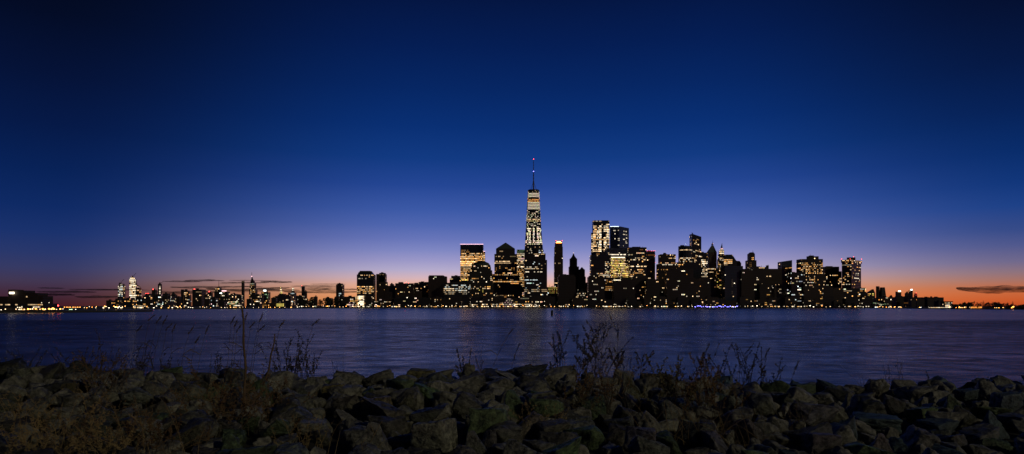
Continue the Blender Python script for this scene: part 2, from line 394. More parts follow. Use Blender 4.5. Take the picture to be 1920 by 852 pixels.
B('dark_block', 'near-black slab below the gothic tower with few tiny windows', 2180, [T('tower', 1046.8, 1079.5, 519, ), T('crown', 1049, 1077, 515.2)], 'masonry', .035, pal='kkw')
B('mid_rise', 'low amber-lit block with a crane on its roof, between glass block and crowned tower', 2400, [T('tower', 1026, 1047, 538.5)], 'stone', .1, [(1028, 538, 1047, 551, .8, 'ay', .38)], ex=[('mast', 1030, 539, 534, .8), ('mast', 1036, 539, 535.5, .8)])
B('domed_pavilion', 'low dark round domed building right of the near-black slab', 2160, [T('hall', 1080, 1102, 556), T('drum', 1082, 1101, 549, n=14), T('dome', 1083, 1100.5, 543.5, n=14, tx=(1087, 1096.5), roof=1), T('dome', 1087, 1096.5, 541.3, n=14, tx=(1091, 1093), roof=1)], 'glass', .12, [(1082, 549, 1101, 557, .35, 'wk', .6)], roofbits=False)
B('residential_tower', 'tall stepped tower with bright vertical strips of lit windows, right of the gap', 2550,
  [T('tower', 1112.5, 1142.8, 413.5), T('wing', 1109, 1113.5, 436.5, g=1, dy=4)], 'glass', .12,
  [(1112, 413, 1143, 417, .45, 'wk', .9), (1112, 417, 1143, 421.5, .06, 'w', .4, 1), (1113, 421.5, 1119, 474, .7, 'wwa', 1.6), (1119, 424, 1125, 474, .45, 'wk', 1.4), (1123, 422, 1128.5, 474, 1, 'kw', 2.3), (1128.5, 424, 1131, 474, .12, 'w', .8, 1), (1131, 422, 1136, 436, 1, 'kw', 2.3), (1131, 446, 1136, 474, .95, 'kw', 2.2), (1136, 421, 1143, 474, .7, 'wk', 1.3), (1137.5, 422, 1141, 447, 1, 'kw', 2.2), (1120, 447, 1141, 451, .9, 'aw', 1.7), (1109, 440, 1113, 474, .7, 'wk', 1.4)], roofbits=False, )
B('corner_glass_tower', 'blue glass tower seen on its corner with white roof line and square lit windows', 2480,
  [T('tower', 1143.5, 1179.3, 424.5, c=1160.5)], 'blue', .0,
  [(1150 + dx, yy - 1.4, 1153.5 + dx, yy + 1.4, .9, 'k', .9) for dx, ys in ((0, (433, 440, 447, 459)), (8.5, (431, 437, 447, 451, 459)), (18, (434, 440, 449, 460)), (22.5, (434, 440, 446, 452, 457))) for yy in ys],
  ex=[('strip', 1144, 1160, 425, .45, 'c', 1.0)], roofbits=False, flr=False)
B('dark_office_tower', 'dark rounded office block with scattered lights below the strip-lit tower', 2260, [T('tower', 1108, 1145.5, 478), T('crown', 1110, 1143, 473.2, ch=.18)], 'glass', .15, [(1124, 514, 1150, 520, .6, 'wk', .6), (1135, 480, 1146, 515, .25, 'kw', .7)], pal='wwak')
B('dark_office_tower', 'dark wide slab with a white row of light, behind the golden facade', 2400, [T('tower', 1134, 1180, 470), T('crown', 1137, 1179, 465.5)], 'blue', .03, [(1143, 477, 1174, 480.5, .9, 'k', 1.3), (1152, 472, 1170, 475, .2, 'k', .8)], roofbits=False)
B('golden_office_block', 'curved office block whose whole facade glows golden yellow', 2330, [T('tower', 1142.5, 1179.8, 484, n=18), ], 'band', .1,
  [(1142, 484, 1180, 524, .86, 'ywa', 1.25), (1172, 484, 1180, 500, .1, 'w', .5, 1)], ex=[('strip', 1146, 1172, 482.8, .7, 'k', -3)], roofbits=False, th=60)
B('dark_office_tower', 'dark slab with flat antenna-studded roof and lit middle floors, right of golden facade', 2320, [T('tower', 1180, 1212.3, 464)], 'glass', .14,
  [(1181, 483, 1212, 488, .3, 'kw', .8), (1180, 497.5, 1212, 500.5, .8, 'wk', 1.1), (1181, 509, 1210, 516, .55, 'aw', .9)], ex=[('mast', 1200, 464, 461.5, .8), ('mast', 1205, 464, 462, .7), ('block', 'roof_house', 1186, 1196, 462.5, 464.5)])
B('dark_tower', 'dark slim tower edged with small pink roof lights', 2380, [T('tower', 1211, 1228.5, 474), T('crown', 1213, 1228, 471)], 'glass', .04, [(1212, 478, 1228, 481, .5, 'o', .5)],
  ex=[('beacon', x, 470.6, 'r', .35) for x in (1213.5, 1217, 1221, 1225, 1228)] + [('beacon', 1228.6, y, 'r', .28) for y in (480, 492)])
B('dark_block', 'near-black slab at the water below the rounded office block', 2150, [T('tower', 1103.5, 1134, 519.5), T('crown', 1106, 1131, 517)], 'masonry', .05, pal='kkw')
B('dark_block', 'near-black block in front of the golden facade with two bright windows', 2170, [T('tower', 1150.5, 1191, 524), T('crown', 1154, 1180, 520.3)], 'masonry', .06, pal='wkk')
B('mid_rise', 'dim amber-lit mid-rise wedged between two near-black slabs', 2240, [T('tower', 1131, 1153, 521)], 'band', .12, [(1132, 537, 1150, 545, .8, 'a', .5), (1134, 525, 1150, 536, .2, 'a', .35)])
B('dark_block', 'dark block with a rounded roof house right of the two-window block', 2200, [T('tower', 1186, 1214, 519), T('roof_house', 1189, 1209, 514, tx=(1193, 1206), roof=1)], 'masonry', .08, roofbits=False)
B('dark_block', 'low dark block below the pink-edged tower', 2160, [T('tower', 1212, 1237, 524)], 'masonry', .09)
B('office_tower', 'square-shouldered office tower with round roof house and scattered warm windows', 2330,
  [T('tower', 1234.8, 1272, 495), T('tower', 1238.3, 1267, 477), T('roof_house', 1243, 1250, 474.2, n=8, tx=(1244.5, 1248.5), roof=1)], 'masonry', .16, [(1239, 483, 1266, 487, .5, 'wk', 1.1), (1236, 494, 1272, 497, .55, 'k', .9), (1239, 505, 1260, 525, .22, 'a', .6)], roofbits=False)
B('round_top_tower', 'cylindrical-topped dark tower with a bright row of floors, left of the slanted tower', 2400,
  [T('tower', 1270, 1298, 492), T('tower', 1272.3, 1297.5, 461.2, n=16)], 'glass', .05, [(1274, 466.5, 1294, 470, .9, 'w', 1.3), (1273, 484, 1297, 492, .62, 'wak', 1.1), (1270, 494, 1280, 500, .6, 'a', 1.2)], ex=[('mast', 1286, 461.5, 457.5, .9), ('beacon', 1286, 458, 'c', .35)], th=60)
B('slant_top_tower', 'tall thin dark tower with slanted roof rising above its neighbours', 2420, [T('tower', 1297.5, 1315, 438.5, yr=444.3)], 'glass', .09,
  [(1298, 448, 1310, 452, .6, 'wa', .9), (1303, 468, 1312, 471, .7, 'w', 1.1), (1303, 478, 1311, 482, .5, 'w', 1.0), (1302, 487, 1306, 492, .7, 'w', 1.2)])
B('lit_tower', 'narrow tower with cream-white stack of lit floors, right of the slanted tower', 2430, [T('tower', 1315, 1327, 474, ch=.15)], 'glass', .25, [(1315, 486, 1326, 500, .72, 'kw', 1.3), (1315, 500, 1326, 520, .62, 'kw', 1.0)])
B('pyramid_top_tower', 'dark tower with steep pyramid roof and white lantern', 2500,
  [T('tower', 1326.5, 1344.5, 503), T('tower', 1328.8, 1344, 473.5), T('pyramid_roof', 1328.8, 1344, 459.5, tx=(1335, 1337.6), roof='copper'), T('lantern', 1335.2, 1337.4, 455, tx=(1336, 1336.6), roof=1)], 'brick', .03,
  [(1328, 503.5, 1342, 507.5, .9, 'kw', 1.2), (1327, 508, 1342, 512, .5, 'w', .7)], ex=[('beacon', 1336.2, 457.2, 'p', 1.1), ('mast', 1336.3, 456, 451.5, .6)], roofbits=False)
B('art_deco_tower', 'slim tower with pink and white lit spire crown', 2480,
  [T('tower', 1348, 1358.8, 486), T('tower', 1349, 1358.4, 477, style='stone'), T('crown', 1350, 1357.8, 470), T('crown', 1351.5, 1356.8, 465, tx=(1352.5, 1355.6)), T('spire', 1353.2, 1354.8, 456, tx=(1353.9, 1354.1), roof=1)], 'masonry', .35,
  [(1348, 468.5, 1359, 475.5, .85, 'kw', 1.7), (1351, 464, 1358, 468.6, .9, 'p', 2.2), (1347, 498, 1359, 560, .45, 'wk', 1.1)], ex=[('beacon', 1354, 460, 'p', .5)], pal='wka', roofbits=False, cell=(3.6, 6))
B('slope_top_tower', 'dark block with roof sloping down to the right beside the lit spire', 2440, [T('tower', 1357.5, 1382, 489), T('sloped_roof', 1359, 1380.5, 477.3, tx=(1361, 1373))], 'glass', .08, [(1358, 487, 1373, 494, .7, 'wa', 1.0), (1358, 495, 1364, 499, .9, 'w', 1.0)], roofbits=False)
B('dark_block', 'dark block with rounded top, right of the sloping roof', 2460, [T('tower', 1378, 1389.8, 493), T('roof', 1379, 1389, 489.3, tx=(1381, 1387), roof=1)], 'masonry', .1, roofbits=False)
B('blue_slab', 'blue-black slab with a faint light cross line in front of the lit spire', 2200, [T('tower', 1358.8, 1393.2, 499)], 'blue', .03, [(1371, 518, 1374, 552, .6, 'w', .045)], pal='kwa')
B('amber_mid_rise', 'narrow tower with amber stacked windows left of the blue-black slab', 2260, [T('tower', 1344, 1359, 503)], 'masonry', .3, [(1344, 520, 1359, 560, .42, 'ya', .8)], pal='aaw')
B('capped_tower', 'slim dark tower with rounded cap and one amber light, standing free of its neighbours', 2420,
  [T('tower', 1403, 1418.5, 488.3), T('tower', 1405, 1415.5, 476), T('cap', 1405.6, 1415, 473.2, tx=(1407.5, 1413), roof=1)], 'masonry', .03, [(1409.5, 482, 1413, 488, .9, 'a', 1.3), (1406, 492, 1410, 506, .8, 'a', .14)], ex=[('mast', 1411.6, 474, 469.4, .9)], roofbits=False)
B('dark_block', 'broad near-black block with a tiny mast right of the capped tower', 2230, [T('tower', 1412, 1436, 501)], 'masonry', .05, ex=[('mast', 1427.5, 501.5, 498, .8)], pal='wkk')
B('brown_block', 'dim brown block with pointed turret and water tank on its roof', 2300, [T('tower', 1435, 1466, 504.3)], 'brick', .03, [(1436, 516, 1447, 520, .5, 'w', 1.0), (1443, 543, 1466, 556, .35, 'wa', 1.1)],
  ex=[('block', 'turret', 1438.5, 1441.5, 497.5, 504.5), ('mast', 1440, 498, 495.8, .8), ('tank', 1462, 496.8, 501), ('mast', 1461, 504.4, 500.5, .5), ('mast', 1463, 504.4, 500.5, .5)], roofbits=False)
B('wedge_top_tower', 'blue-black tower with roof slanting up to the right', 2350, [T('tower', 1466, 1485.2, 490.8, yr=488)], 'blue', .03, [(1473, 500.5, 1485, 504, .75, 'a', .9), (1467, 515, 1480, 518, .35, 'k', .7)])
B('dark_block', 'dark block with many small white windows left of the amber-banded tower', 2200, [T('tower', 1484, 1509, 511)], 'glass', .2, pal='kkwc')
B('office_tower', 'wide office tower with amber rows of windows under a flat dark top', 2280,
  [T('tower', 1500, 1548, 514), T('tower', 1502, 1543, 486)], 'masonry', .17, [(1502, 485, 1543, 491, .02, 'a', .4, 1), (1502, 492, 1543, 514, .55, 'aaw', 1.0), (1500, 517, 1548, 535, .16, 'aw', .8), (1517, 541, 1531, 546, .85, 'a', 1.6), (1544, 521, 1549, 531, .5, 'w', .8)],
  ex=[('block', 'roof_house', 1515, 1535, 480.5, 486.3), ('block', 'roof_house', 1519, 1526, 479, 481), ('beacon', 1527.5, 485, 'w', .8), ('mast', 1520, 480, 476.8, .6)], pal='aaw', roofbits=False)
B('office_tower', 'dark flat-topped tower with one bright amber row, left of the corniced tower', 2320, [T('tower', 1547, 1578, 509), T('tower', 1547.2, 1573.5, 500.3)], 'masonry', .05, [(1554, 515, 1571, 519.5, .8, 'aw', 1.2), (1547, 500, 1574, 512, 0, 'a', 0, 1), (1572, 518, 1580, 535, .35, 'aw', .9)])
B('corniced_tower', 'tall corner tower with overhanging cornice and red roof lamps at skyline end', 2230,
  [T('podium', 1577, 1624, 541), T('tower', 1578.3, 1614.5, 492.5, c=1596.5), T('cornice', 1577, 1616, 487, c=1596.5)], 'band', .17,
  [(1579, 497, 1596, 499.5, .92, 'k', .35), (1580, 487, 1616, 491.5, .55, 'aw', .9), (1602, 520.5, 1614, 522.5, .95, 'k', .9), (1580, 529, 1592, 532, .9, 'aw', 1.2), (1579, 543, 1597, 546, .6, 'wk', 1.0), (1580, 516, 1594, 536, .4, 'awk', .9), (1604, 511, 1610, 518, .4, 'k', 1.0)],
  ex=[('block', 'roof_house', 1591, 1604, 482.3, 487.2, 14), ('beacon', 1578, 486, 'r', .55), ('beacon', 1600.5, 481.6, 'r', .5), ('beacon', 1615.5, 486.3, 'r', .55), ('beacon', 1594, 485.6, 'r', .4)], roofbits=False, th=44)
B('mid_rise', 'low dark step block right of the corniced tower', 2300, [T('tower', 1612, 1623, 540)], 'masonry', .05, [(1614, 545, 1623, 560, .1, 'k', 1)])

# mid-height dark blocks that fill the skyline body
MIDS = [(722, 744, 548, 'brick'), (775, 790, 545, 'brick'), (936, 962, 556, 'stone'), (1028, 1050, 556, 'masonry'), (1226, 1250, 548, 'brick'), (1250, 1275, 506, 'masonry'), (1262, 1300, 503, 'masonry'), (1284, 1312, 522, 'brick'), (1310, 1340, 522, 'masonry'),
        (1336, 1352, 540, 'brick'), (1390, 1412, 506, 'brick'), (1392, 1406, 505, 'masonry'), (1425, 1446, 532, 'masonry'), (1452, 1476, 534, 'brick'), (1476, 1500, 540, 'masonry'), (1508, 1535, 530, 'brick'), (1535, 1562, 536, 'masonry'), (1560, 1582, 540, 'brick'), (1596, 1622, 548, 'masonry'), (1618, 1634, 556, 'masonry'), (640, 668, 557, 'brick')]
for i, (a, b, yt, st) in enumerate(MIDS):
    B('mid_rise_block', 'dark mid-rise block with a few lit windows, filling the skyline body between the named towers', 2190 + (i % 5) * 14, [T('tower', a, b, yt + .8), T('roof_house', a + (b - a) * .2, a + (b - a) * .7, yt - .6)], st, .055, pal='wkka', group='dark mid-rise blocks between the skyline towers', seed=100 + i, roofbits=False)
# low waterfront row in front of the towers
x = 648
i = 0
while x < 1630:
    w = rng.uniform(12, 26); yt = rng.uniform(555, 565)
    B('waterfront_block', 'low dark waterfront block with a few lit windows at the foot of the towers', 2120 + rng.uniform(0, 24), [T('tower', x, x + w, yt)], rng.choice(['brick', 'masonry', 'band']), .1, [(x, 573.6, x + w, 577.5, .26, 'kwak', 1.3)] if not 1290 < x < 1384 else [], pal='wwka', group='low blocks along the river under the towers', seed=300 + i, th=22)
    x += w * rng.uniform(.8, 1.25); i += 1
B('winter_garden', 'low glass hall glowing pinkish white at the water below the pyramid-roofed tower', 2100, [T('hall', 946, 962, 566), T('vault', 948, 960.5, 559.5, tx=(951, 957.5))], 'glass', .5, [(946, 559, 962, 576, .85, 'kp', .7)], roofbits=False, th=20)
for k, (a, b, c, lab) in enumerate([(902, 914, 'w', 'long low warm-lit pavilion left of the pinkish glass hall'), (920, 945, 'a', 'long amber-lit arcade touching the left of the pinkish glass hall'), (963, 982, 'a', 'amber-lit arcade touching the right of the pinkish glass hall'), (980, 1006, 'w', 'warm-lit low pavilion under the glass office block')]):
    B('pavilion', lab, 2094, [T('hall', a, b, 569.5)], 'band', .6, [(a, 568, b, 576, .8, 'k' + c, 1.5)], roofbits=False, th=12)

# ---- far uptown skyline on the left
UP = 5200
def U(name, label, tiers, style='glass', p=.12, lits=(), ex=(), Y=UP, **k): return B(name, label, Y, tiers, style, p, lits, ex, th=80, cell=(9.5, 13.5), base=1.5, **k)
U('glass_skyscraper', 'far floodlit pale green tower with crane on top, leftmost of the uptown towers', [T('tower', 221, 230, 536), T('crown', 222.5, 229.5, 532.5), T('roof', 223, 226, 530, tx=(224, 225), roof=1)], 'glass', .2, [(221, 534, 230, 556, .75, 'kkc', .9), (221, 565, 230, 568, 1, 'o', 2)], [('beacon', 224.5, 531.5, 'k', .7)], roofbits=False)
U('glass_skyscraper', 'tallest far uptown tower, floodlit yellow-white up to its pointed top', [T('tower', 242.5, 251, 524), T('wing', 250.5, 254, 531, g=1, dy=6), T('setback', 243.6, 249.3, 520.5), T('peak', 245.5, 249, 517, tx=(247, 248), roof=1)], 'glass', .3, [(242, 522, 255, 560, .92, 'kkw', 1.6), (244, 517, 250, 521, .8, 'kp', 1)], [('beacon', 247.3, 519, 'p', .9), ('strip', 238, 246, 559.5, 1.4, 'p', 6)], roofbits=False)
U('wedge_tower', 'dark far tower with pink sloped tip right of the tallest uptown tower', [T('tower', 254, 261, 540), T('tip', 254, 260, 534, yr=538)], 'glass', .3, [(254, 534, 261, 540, .5, 'p', .7)], Y=5100)
U('dark_tower', 'small far block with a row of red roof lamps', [T('tower', 272, 280, 551)], 'masonry', .1, ex=[('beacon', x, 550.6, 'r', .5) for x in (273.5, 276, 278.5)])
U('dark_tower', 'thin far dark tower with single red lamp on top', [T('tower', 284.5, 291, 543.5)], 'masonry', .12, ex=[('beacon', 287, 542.7, 'r', .8)])
U('spire_tower', 'far tower with slim white lit shaft rising from bright white base', [T('base_block', 293.5, 304, 552.5), T('shaft', 296, 301, 532.5), T('mast', 298, 299.5, 530, roof=1)], 'glass', .1, [(293, 552, 304, 567, .85, 'kpw', 1.6), (298.7, 537, 301.2, 552, 1, 'k', 1.6), (296, 532, 299, 552, .1, 'w', .4, 1)], [('beacon', 297.7, 537, 'k', .5)], roofbits=False)
U('dark_tower', 'plain unlit far slab right of the white-based tower', [T('tower', 305, 314.5, 550.3)], 'masonry', .03)
U('white_block', 'small brilliant white lit block at foot of the unlit slab', [T('tower', 307, 312.5, 561), T('tower', 309, 312.5, 571, g=1, dy=-3)], 'stone', .2, [(306, 560, 313, 571, .9, 'kc', 2)], Y=4200, roofbits=False)
U('pyramid_tower', 'far dark tower with small pyramid roof', [T('tower', 320, 328.5, 553), T('pyramid_roof', 321, 327.5, 547.6, tx=(324, 324.6), roof=1)], 'masonry', .2)
U('dark_tower', 'far dark tower with blue lamp beside an amber-lit one', [T('tower', 339, 343.5, 543)], 'masonry', .08, ex=[('beacon', 342.5, 549.5, 'b', .6)])
U('amber_tower', 'far tower with amber lit stack of windows between two darker ones', [T('tower', 345, 352, 545), T('crown', 346.5, 350, 542.5)], 'masonry', .25, [(345, 548, 352, 564, .5, 'aw', 1.1)])
U('dark_tower', 'broad far dark slab with red lamp at its upper left corner', [T('tower', 360.5, 378, 543)], 'masonry', .06, [(366, 546, 378, 548.5, .8, 'w', .25)], [('beacon', 364.5, 543.2, 'r', 1.3), ('beacon', 366, 547.5, 'o', .5)])
U('dark_tower', 'far tower with a large red lamp on its roof, left of the masted tower', [T('tower', 389, 396, 549), T('crown', 390.5, 394.5, 547.5)], 'masonry', .15, ex=[('beacon', 392.3, 547.3, 'r', 1.1)])
U('masted_tower', 'far stepped tower with long thin mast', [T('tower', 401.5, 413, 544), T('setback', 404, 412, 540), T('crown', 407.5, 411.5, 538)], 'masonry', .25, [(402, 541, 413, 548, .35, 'aw', .8)], [('mast', 410.3, 538.5, 526, 2.2)], roofbits=False)
U('lit_top_tower', 'far tower with pinkish-white lit flat roof right of the masted tower', [T('tower', 414, 426, 547)], 'masonry', .25, [(412, 550, 420, 556, .5, 'k', 1)], [('strip', 416, 424.5, 545.8, 1.8, 'p'), ('strip', 412, 416.5, 550, 1.2, 'c', 2)], roofbits=False)
U('slender_tower', 'pencil-thin dark far tower behind the tall dead stalk', [T('tower', 452.8, 457, 527.2)], 'masonry', .06, [(452, 527, 458, 530, .8, 'w', .3)])
U('stepped_skyscraper', 'far dark stepped skyscraper with needle and glowing pink lantern', [T('podium', 467, 478.5, 543), T('tower', 468, 477, 531), T('setback', 469.5, 475.5, 526.5), T('crown', 470.2, 474.4, 523, tx=(471, 473.5)), T('spire', 471.2, 473.1, 518, tx=(471.8, 472.4), roof=1)], 'masonry', .2, [(468, 533, 477, 537, .6, 'wa', .9), (468, 537, 478, 560, .2, 'wa', .8)], [('beacon', 472.1, 518.6, 'p', 1.0), ('mast', 472.1, 519, 511, 2.4)], roofbits=False)
U('lit_top_tower', 'far tower topped by a white lit box and greenish floors', [T('tower', 490, 502.5, 548), T('crown', 493, 500, 545.6)], 'glass', .15, [(497, 552, 503, 560, .7, 'g', .4)], [('strip', 494, 499, 545.2, 2.4, 'c')], roofbits=False)
U('golden_spire_tower', 'far tower with golden floodlit pointed spire', [T('tower', 523, 530, 551), T('crown', 524, 528.5, 545, tx=(524.8, 527.8)), T('spire', 524.8, 527.6, 537.6, tx=(526, 526.4))], 'stone', .15, [(523, 537, 530, 551, .95, 'kwy', 1.7)], roofbits=False)
U('golden_top_tower', 'far dark tower with narrow golden lit top, between golden spire and slim tower', [T('tower', 540, 552, 549), T('tower', 546, 551, 546), T('crown', 547.3, 550.3, 540)], 'masonry', .08, [(547, 539, 551, 545.5, .95, 'wk', 1.6), (546, 548, 551, 551, .9, 'c', .8)], roofbits=False)
U('slim_tower', 'slim dark far tower with red lamp and shorter rounded neighbour', [T('tower', 565.3, 570.3, 537)], 'masonry', .03, ex=[('beacon', 566, 536, 'r', .45)])
U('dark_tower', 'short dark rounded far tower leaning on the slim one', [T('tower', 570.2, 575.8, 546.5, n=10)], 'masonry', .05, Y=5150)
U('dark_tower', 'solitary dark far tower with whitish lit lower floors, left of the stepped-crown tower', [T('tower', 630, 642.5, 534), T('crown', 632, 641, 531.8)], 'masonry', .06, [(635.5, 549, 641, 558, .7, 'kc', .9), (630, 534, 643, 538, .35, 'w', .4)], Y=4300)
for i in range(74):
    px = rng.uniform(196, 640); w = rng.uniform(5, 15); yt = rng.uniform(551, 566)
    if px > 560: yt = max(yt, rng.uniform(556, 565))
    if px < 240: yt = max(yt, 560)
    B('uptown_block', 'small far uptown block with tiny lit windows, low in the distant skyline', rng.uniform(2300, 4800), [T('tower', px, px + w, yt)], rng.choice(['masonry', 'brick', 'glass']), rng.choice([.06, .12, .25, .32]), pal=rng.choice(['wwka', 'kkcw', 'aaw', 'wkc']), group='small blocks of the far uptown skyline', seed=700 + i, th=40)
B('yellow_warehouse', 'low box on the far shore with flat lime-yellow lit front', 1500, [T('hall', 518, 531.3, 567, )], 'stone', 0, [(518, 566, 532, 577, 1, 'y', 1.0)], cell=(1.4, 9), roofbits=False)
B('warehouse', 'low long dim amber warehouse touching the yellow-lit box', 1510, [T('hall', 492, 517.8, 568)], 'brick', .2, [(492, 567, 500, 576, .8, 'a', .3)], roofbits=False)
B('small_office', 'small low office with pink and white lit floors, left of floodlit building', 1690, [T('hall', 653, 663.5, 570), T('upper_floor', 654.5, 661.5, 566)], 'stone', .3, [(653, 565, 664, 576, .75, 'pk', 1.0)], roofbits=False)
B('lit_hall', 'low hall on the far left shore with greenish-white lit floors', 1290, [T('hall', 428, 446, 565)], 'band', .4, [(428, 564, 447, 575, .45, 'gwy', .6), (440, 571, 453, 575, .9, 'k', 1)], roofbits=False)
B('shore_shed', 'long low shed with white lit front below the tallest far uptown tower', 1160, [T('hall', 250, 268, 573)], 'band', .3, [(250, 572, 269, 578, .8, 'kw', 1)], roofbits=False)

# ---- far right shore
RT = 4200
def V(name, label, tiers, style='masonry', p=.05, lits=(), ex=(), Y=RT, **k): return B(name, label, Y, tiers, style, p, lits, ex, th=60, cell=(7.5, 9.5), base=1.5, **k)
V('gabled_hall', 'gabled block with amber lit front just right of the main skyline', [T('tower', 1627, 1641, 550), T('roof', 1629, 1641, 542.5, tx=(1636, 1638), roof=1)], 'brick', .1, [(1627, 549, 1640, 555, .85, 'ay', 1.0)], roofbits=False)
V('slab_tower', 'plain brown slab tower, first of the far right towers', [T('tower', 1642.2, 1649.2, 537, c=1646.8)], 'brick', .0, roofbits=False)
V('tapered_tower', 'dark tower widening toward its base, second of the far right towers', [T('tower', 1653, 1664.3, 539, tx=(1653.2, 1659.2))], 'masonry', .02, roofbits=False)
V('turret_block', 'tiny pointed block between the tapered and white-topped far towers', [T('tower', 1669.5, 1673.5, 555.5), T('roof', 1670, 1673, 553.5, tx=(1671, 1672), roof=1)], roofbits=False)
V('lit_top_tower', 'far right tower with white lit flat top', [T('tower', 1683, 1690, 547)], 'masonry', .05, [(1683, 546, 1690, 550, .6, 'w', .4)], [('strip', 1684, 1689, 546.2, 2.2, 'k')], roofbits=False)
V('pointed_tower', 'thin far right tower with pointed roof', [T('tower', 1699, 1703.5, 550), T('roof', 1699.5, 1703, 546.5, tx=(1701, 1701.6), roof=1)], roofbits=False)
V('lit_top_tower', 'far right tower with bluish-white glowing tip', [T('tower', 1706.6, 1711.6, 544.5)], 'glass', .03, ex=[('strip', 1707.2, 1711, 543.6, 2.0, 'c')], roofbits=False)
V('red_top_tower', 'small far right tower with red lit top', [T('tower', 1716, 1720, 552.5), T('crown', 1717, 1719, 550)], 'masonry', .05, [(1716, 549.5, 1720, 555, .8, 'r', .5)], [('beacon', 1718, 549.8, 'r', .5)], roofbits=False)
for i in range(34):
    px = 1616 + i * 4.6 + rng.uniform(-2, 2); w = rng.uniform(6, 15); yt = rng.uniform(557, 566)
    if px > 1760: break
    B('far_shore_block', 'small dark block on the far right shore, roof low against the orange sky', rng.uniform(2200, 3600), [T('tower', px, px + w, yt)], 'masonry', .09, pal='wako', group='small blocks along the far right shore', seed=900 + i, th=40)
for a, b, yt in ((1728, 1737, 559.5), (1746, 1752, 557.8), (1757, 1763, 559), (1696, 1712, 558), (1690, 1700, 556)):
    V('far_shore_block', 'small dark block on the far right shore, roof low against the orange sky', [T('tower', a, b, yt)], group='small blocks along the far right shore', Y=3700, roofbits=True)
B('lit_apartment_house', 'isolated block with brilliant white lit floors on the far right shore', 1330, [T('tower', 1772.5, 1785.5, 567), T('roof', 1771.5, 1786.5, 565.3, dy=-1, roof=1)], 'stone', .3, [(1772, 566.5, 1786, 577, .8, 'kkw', 1.7)], roofbits=False, cell=(2.6, 2.8))
B('ferry_shed', 'long low shed with continuous white lit front left of the white apartment house', 1320, [T('hall', 1746, 1772, 576.0)], 'band', .3, [(1745, 574, 1773, 579, 1, 'kw', 1.2)], roofbits=False, cell=(2.6, 1.6), th=10)
B('ferry_shed', 'low shed lit vivid orange on the far right shore', 1150, [T('hall', 1822, 1841, 575.5)], 'band', .3, [(1821, 574, 1842, 580, .85, 'oo', 2.4)], roofbits=False, cell=(2.2, 1.8), th=10)
B('long_pier_shed', 'pale greenish-lit elevated shed on the shore right of the corniced tower', 1750, [T('hall', 1637, 1672, 567.5, yr=570.5)], 'band', .2, [(1637, 566, 1672, 571.5, .6, 'gk', .5)], roofbits=False, cell=(3, 2.4), th=10)

# ---- construction cranes on the far towers
def crane(label, px, yb, yt, tipx, tipy, Y=UP):
    m = MB(); o = (X(px, Y), Y + 20, Z(yb, Y)); q = lambda a, b: (X(a, Y) - o[0], 0, Z(b, Y) - o[2])
    root = tag(empty('tower_crane', o), label, 'crane')
    m.tube([q(px, yb), q(px, yt)], 1.6, 4); m.build('crane_mast', STEEL, root)
    m = MB(); m.tube([q(px - (tipx - px) * .25, yt + (yt - tipy) * .2), q(px, yt), q(tipx, tipy)], 1.4, 4); m.build('jib', STEEL, root)
crane('thin crane with raised jib on the pale green uptown tower', 225, 531, 529, 229.5, 523.5)
crane('thin crane with raised jib on the tallest uptown tower', 248.5, 518, 516.5, 252.5, 512)
crane('thin crane with raised jib on the white-based uptown tower', 299.5, 532, 530.5, 303.5, 528)
crane('small hooked crane on the roof of the slanted tower', 1301.5, 439.5, 437, 1299.8, 435.5, 2440)

# ------------------------------------------------------------------ far shore land, seawall, lamps
SH = [(-700, 1029), (60, 1029), (190, 1029), (400, 1200), (660, 1600), (760, 1850), (860, 2057), (1250, 2057), (1500, 1960), (1600, 1800), (1750, 1309), (1920, 1029), (2700, 1029)]
def shoreY(px):
    for (a, ya), (b, yb) in zip(SH, SH[1:]):
        if px <= b: return ya + (yb - ya) * max(0, (px - a)) / (b - a)
    return SH[-1][1]
land_m = plain_mat('shore_ground', (.04, .035, .03), .95)
stone_m = plain_mat('seawall_stone', (.05, .045, .042), .9, scale=.5)
mb = MB(); wb = MB(); prev = None
for k in range(69):
    px = -700 + k * 50; Y = shoreY(px); cur = ((X(px, Y), Y), (X(px, Y) * 38000 / Y, 38000))
    if prev:
        (a, A), (b, Bq) = prev, cur
        mb.face([(a[0], a[1], 1.5), (b[0], b[1], 1.5), (Bq[0], Bq[1], 1.5), (A[0], A[1], 1.5)])
        wb.face([(a[0], a[1] - .4, -2), (b[0], b[1] - .4, -2), (b[0], b[1] - .4, 1.9), (a[0], a[1] - .4, 1.9)])
        wb.face([(a[0], a[1] - .4, 1.9), (b[0], b[1] - .4, 1.9), (b[0], b[1] + .8, 1.9), (a[0], a[1] + .8, 1.9)])
    prev = cur
tag(mb.build('far_shore_ground', land_m, merge=True), kind='structure')
tag(wb.build('seawall_terrain', stone_m, merge=True), kind='structure')

POLE = plain_mat('lamp_pole', (.03, .03, .03), .6)
def lamp_mesh(name, c, w, h, hz):
    m = MB(); m.tube([(0, 0, 0), (0, 0, hz)], [.16, .1], 5); m.ball((0, 0, hz + h * .5), w / 2, h / 2, 8, 4, 1)
    o = m.build(name, [POLE, GL[c]]); return o
protos = {}
def lamp(px, py, c, wpx, label, group, hpx=None, Y=None, name='street_lamp'):
    Y = Y or shoreY(px) + rng.uniform(6, 22)
    mpp = Y / F; w, h = wpx * mpp, (hpx or wpx * .8) * mpp
    z = Z(py, Y); hz = max(.8, z - h / 2 - 1.5)
    key = (c, round(wpx, 1), round(hz, 0), round(h, 1), round(mpp, 1))
    if key in protos: o = protos[key].copy(); COL.objects.link(o)
    else: o = lamp_mesh(name, c, w, h, hz); protos[key] = o
    o.location = (X(px, Y), Y, 1.5); tag(o, label, 'street lamp', group)
    return o
L1 = 'small bright lamp on the far waterfront promenade, one of a long row'
G1 = 'lamps along the far waterfront promenade'
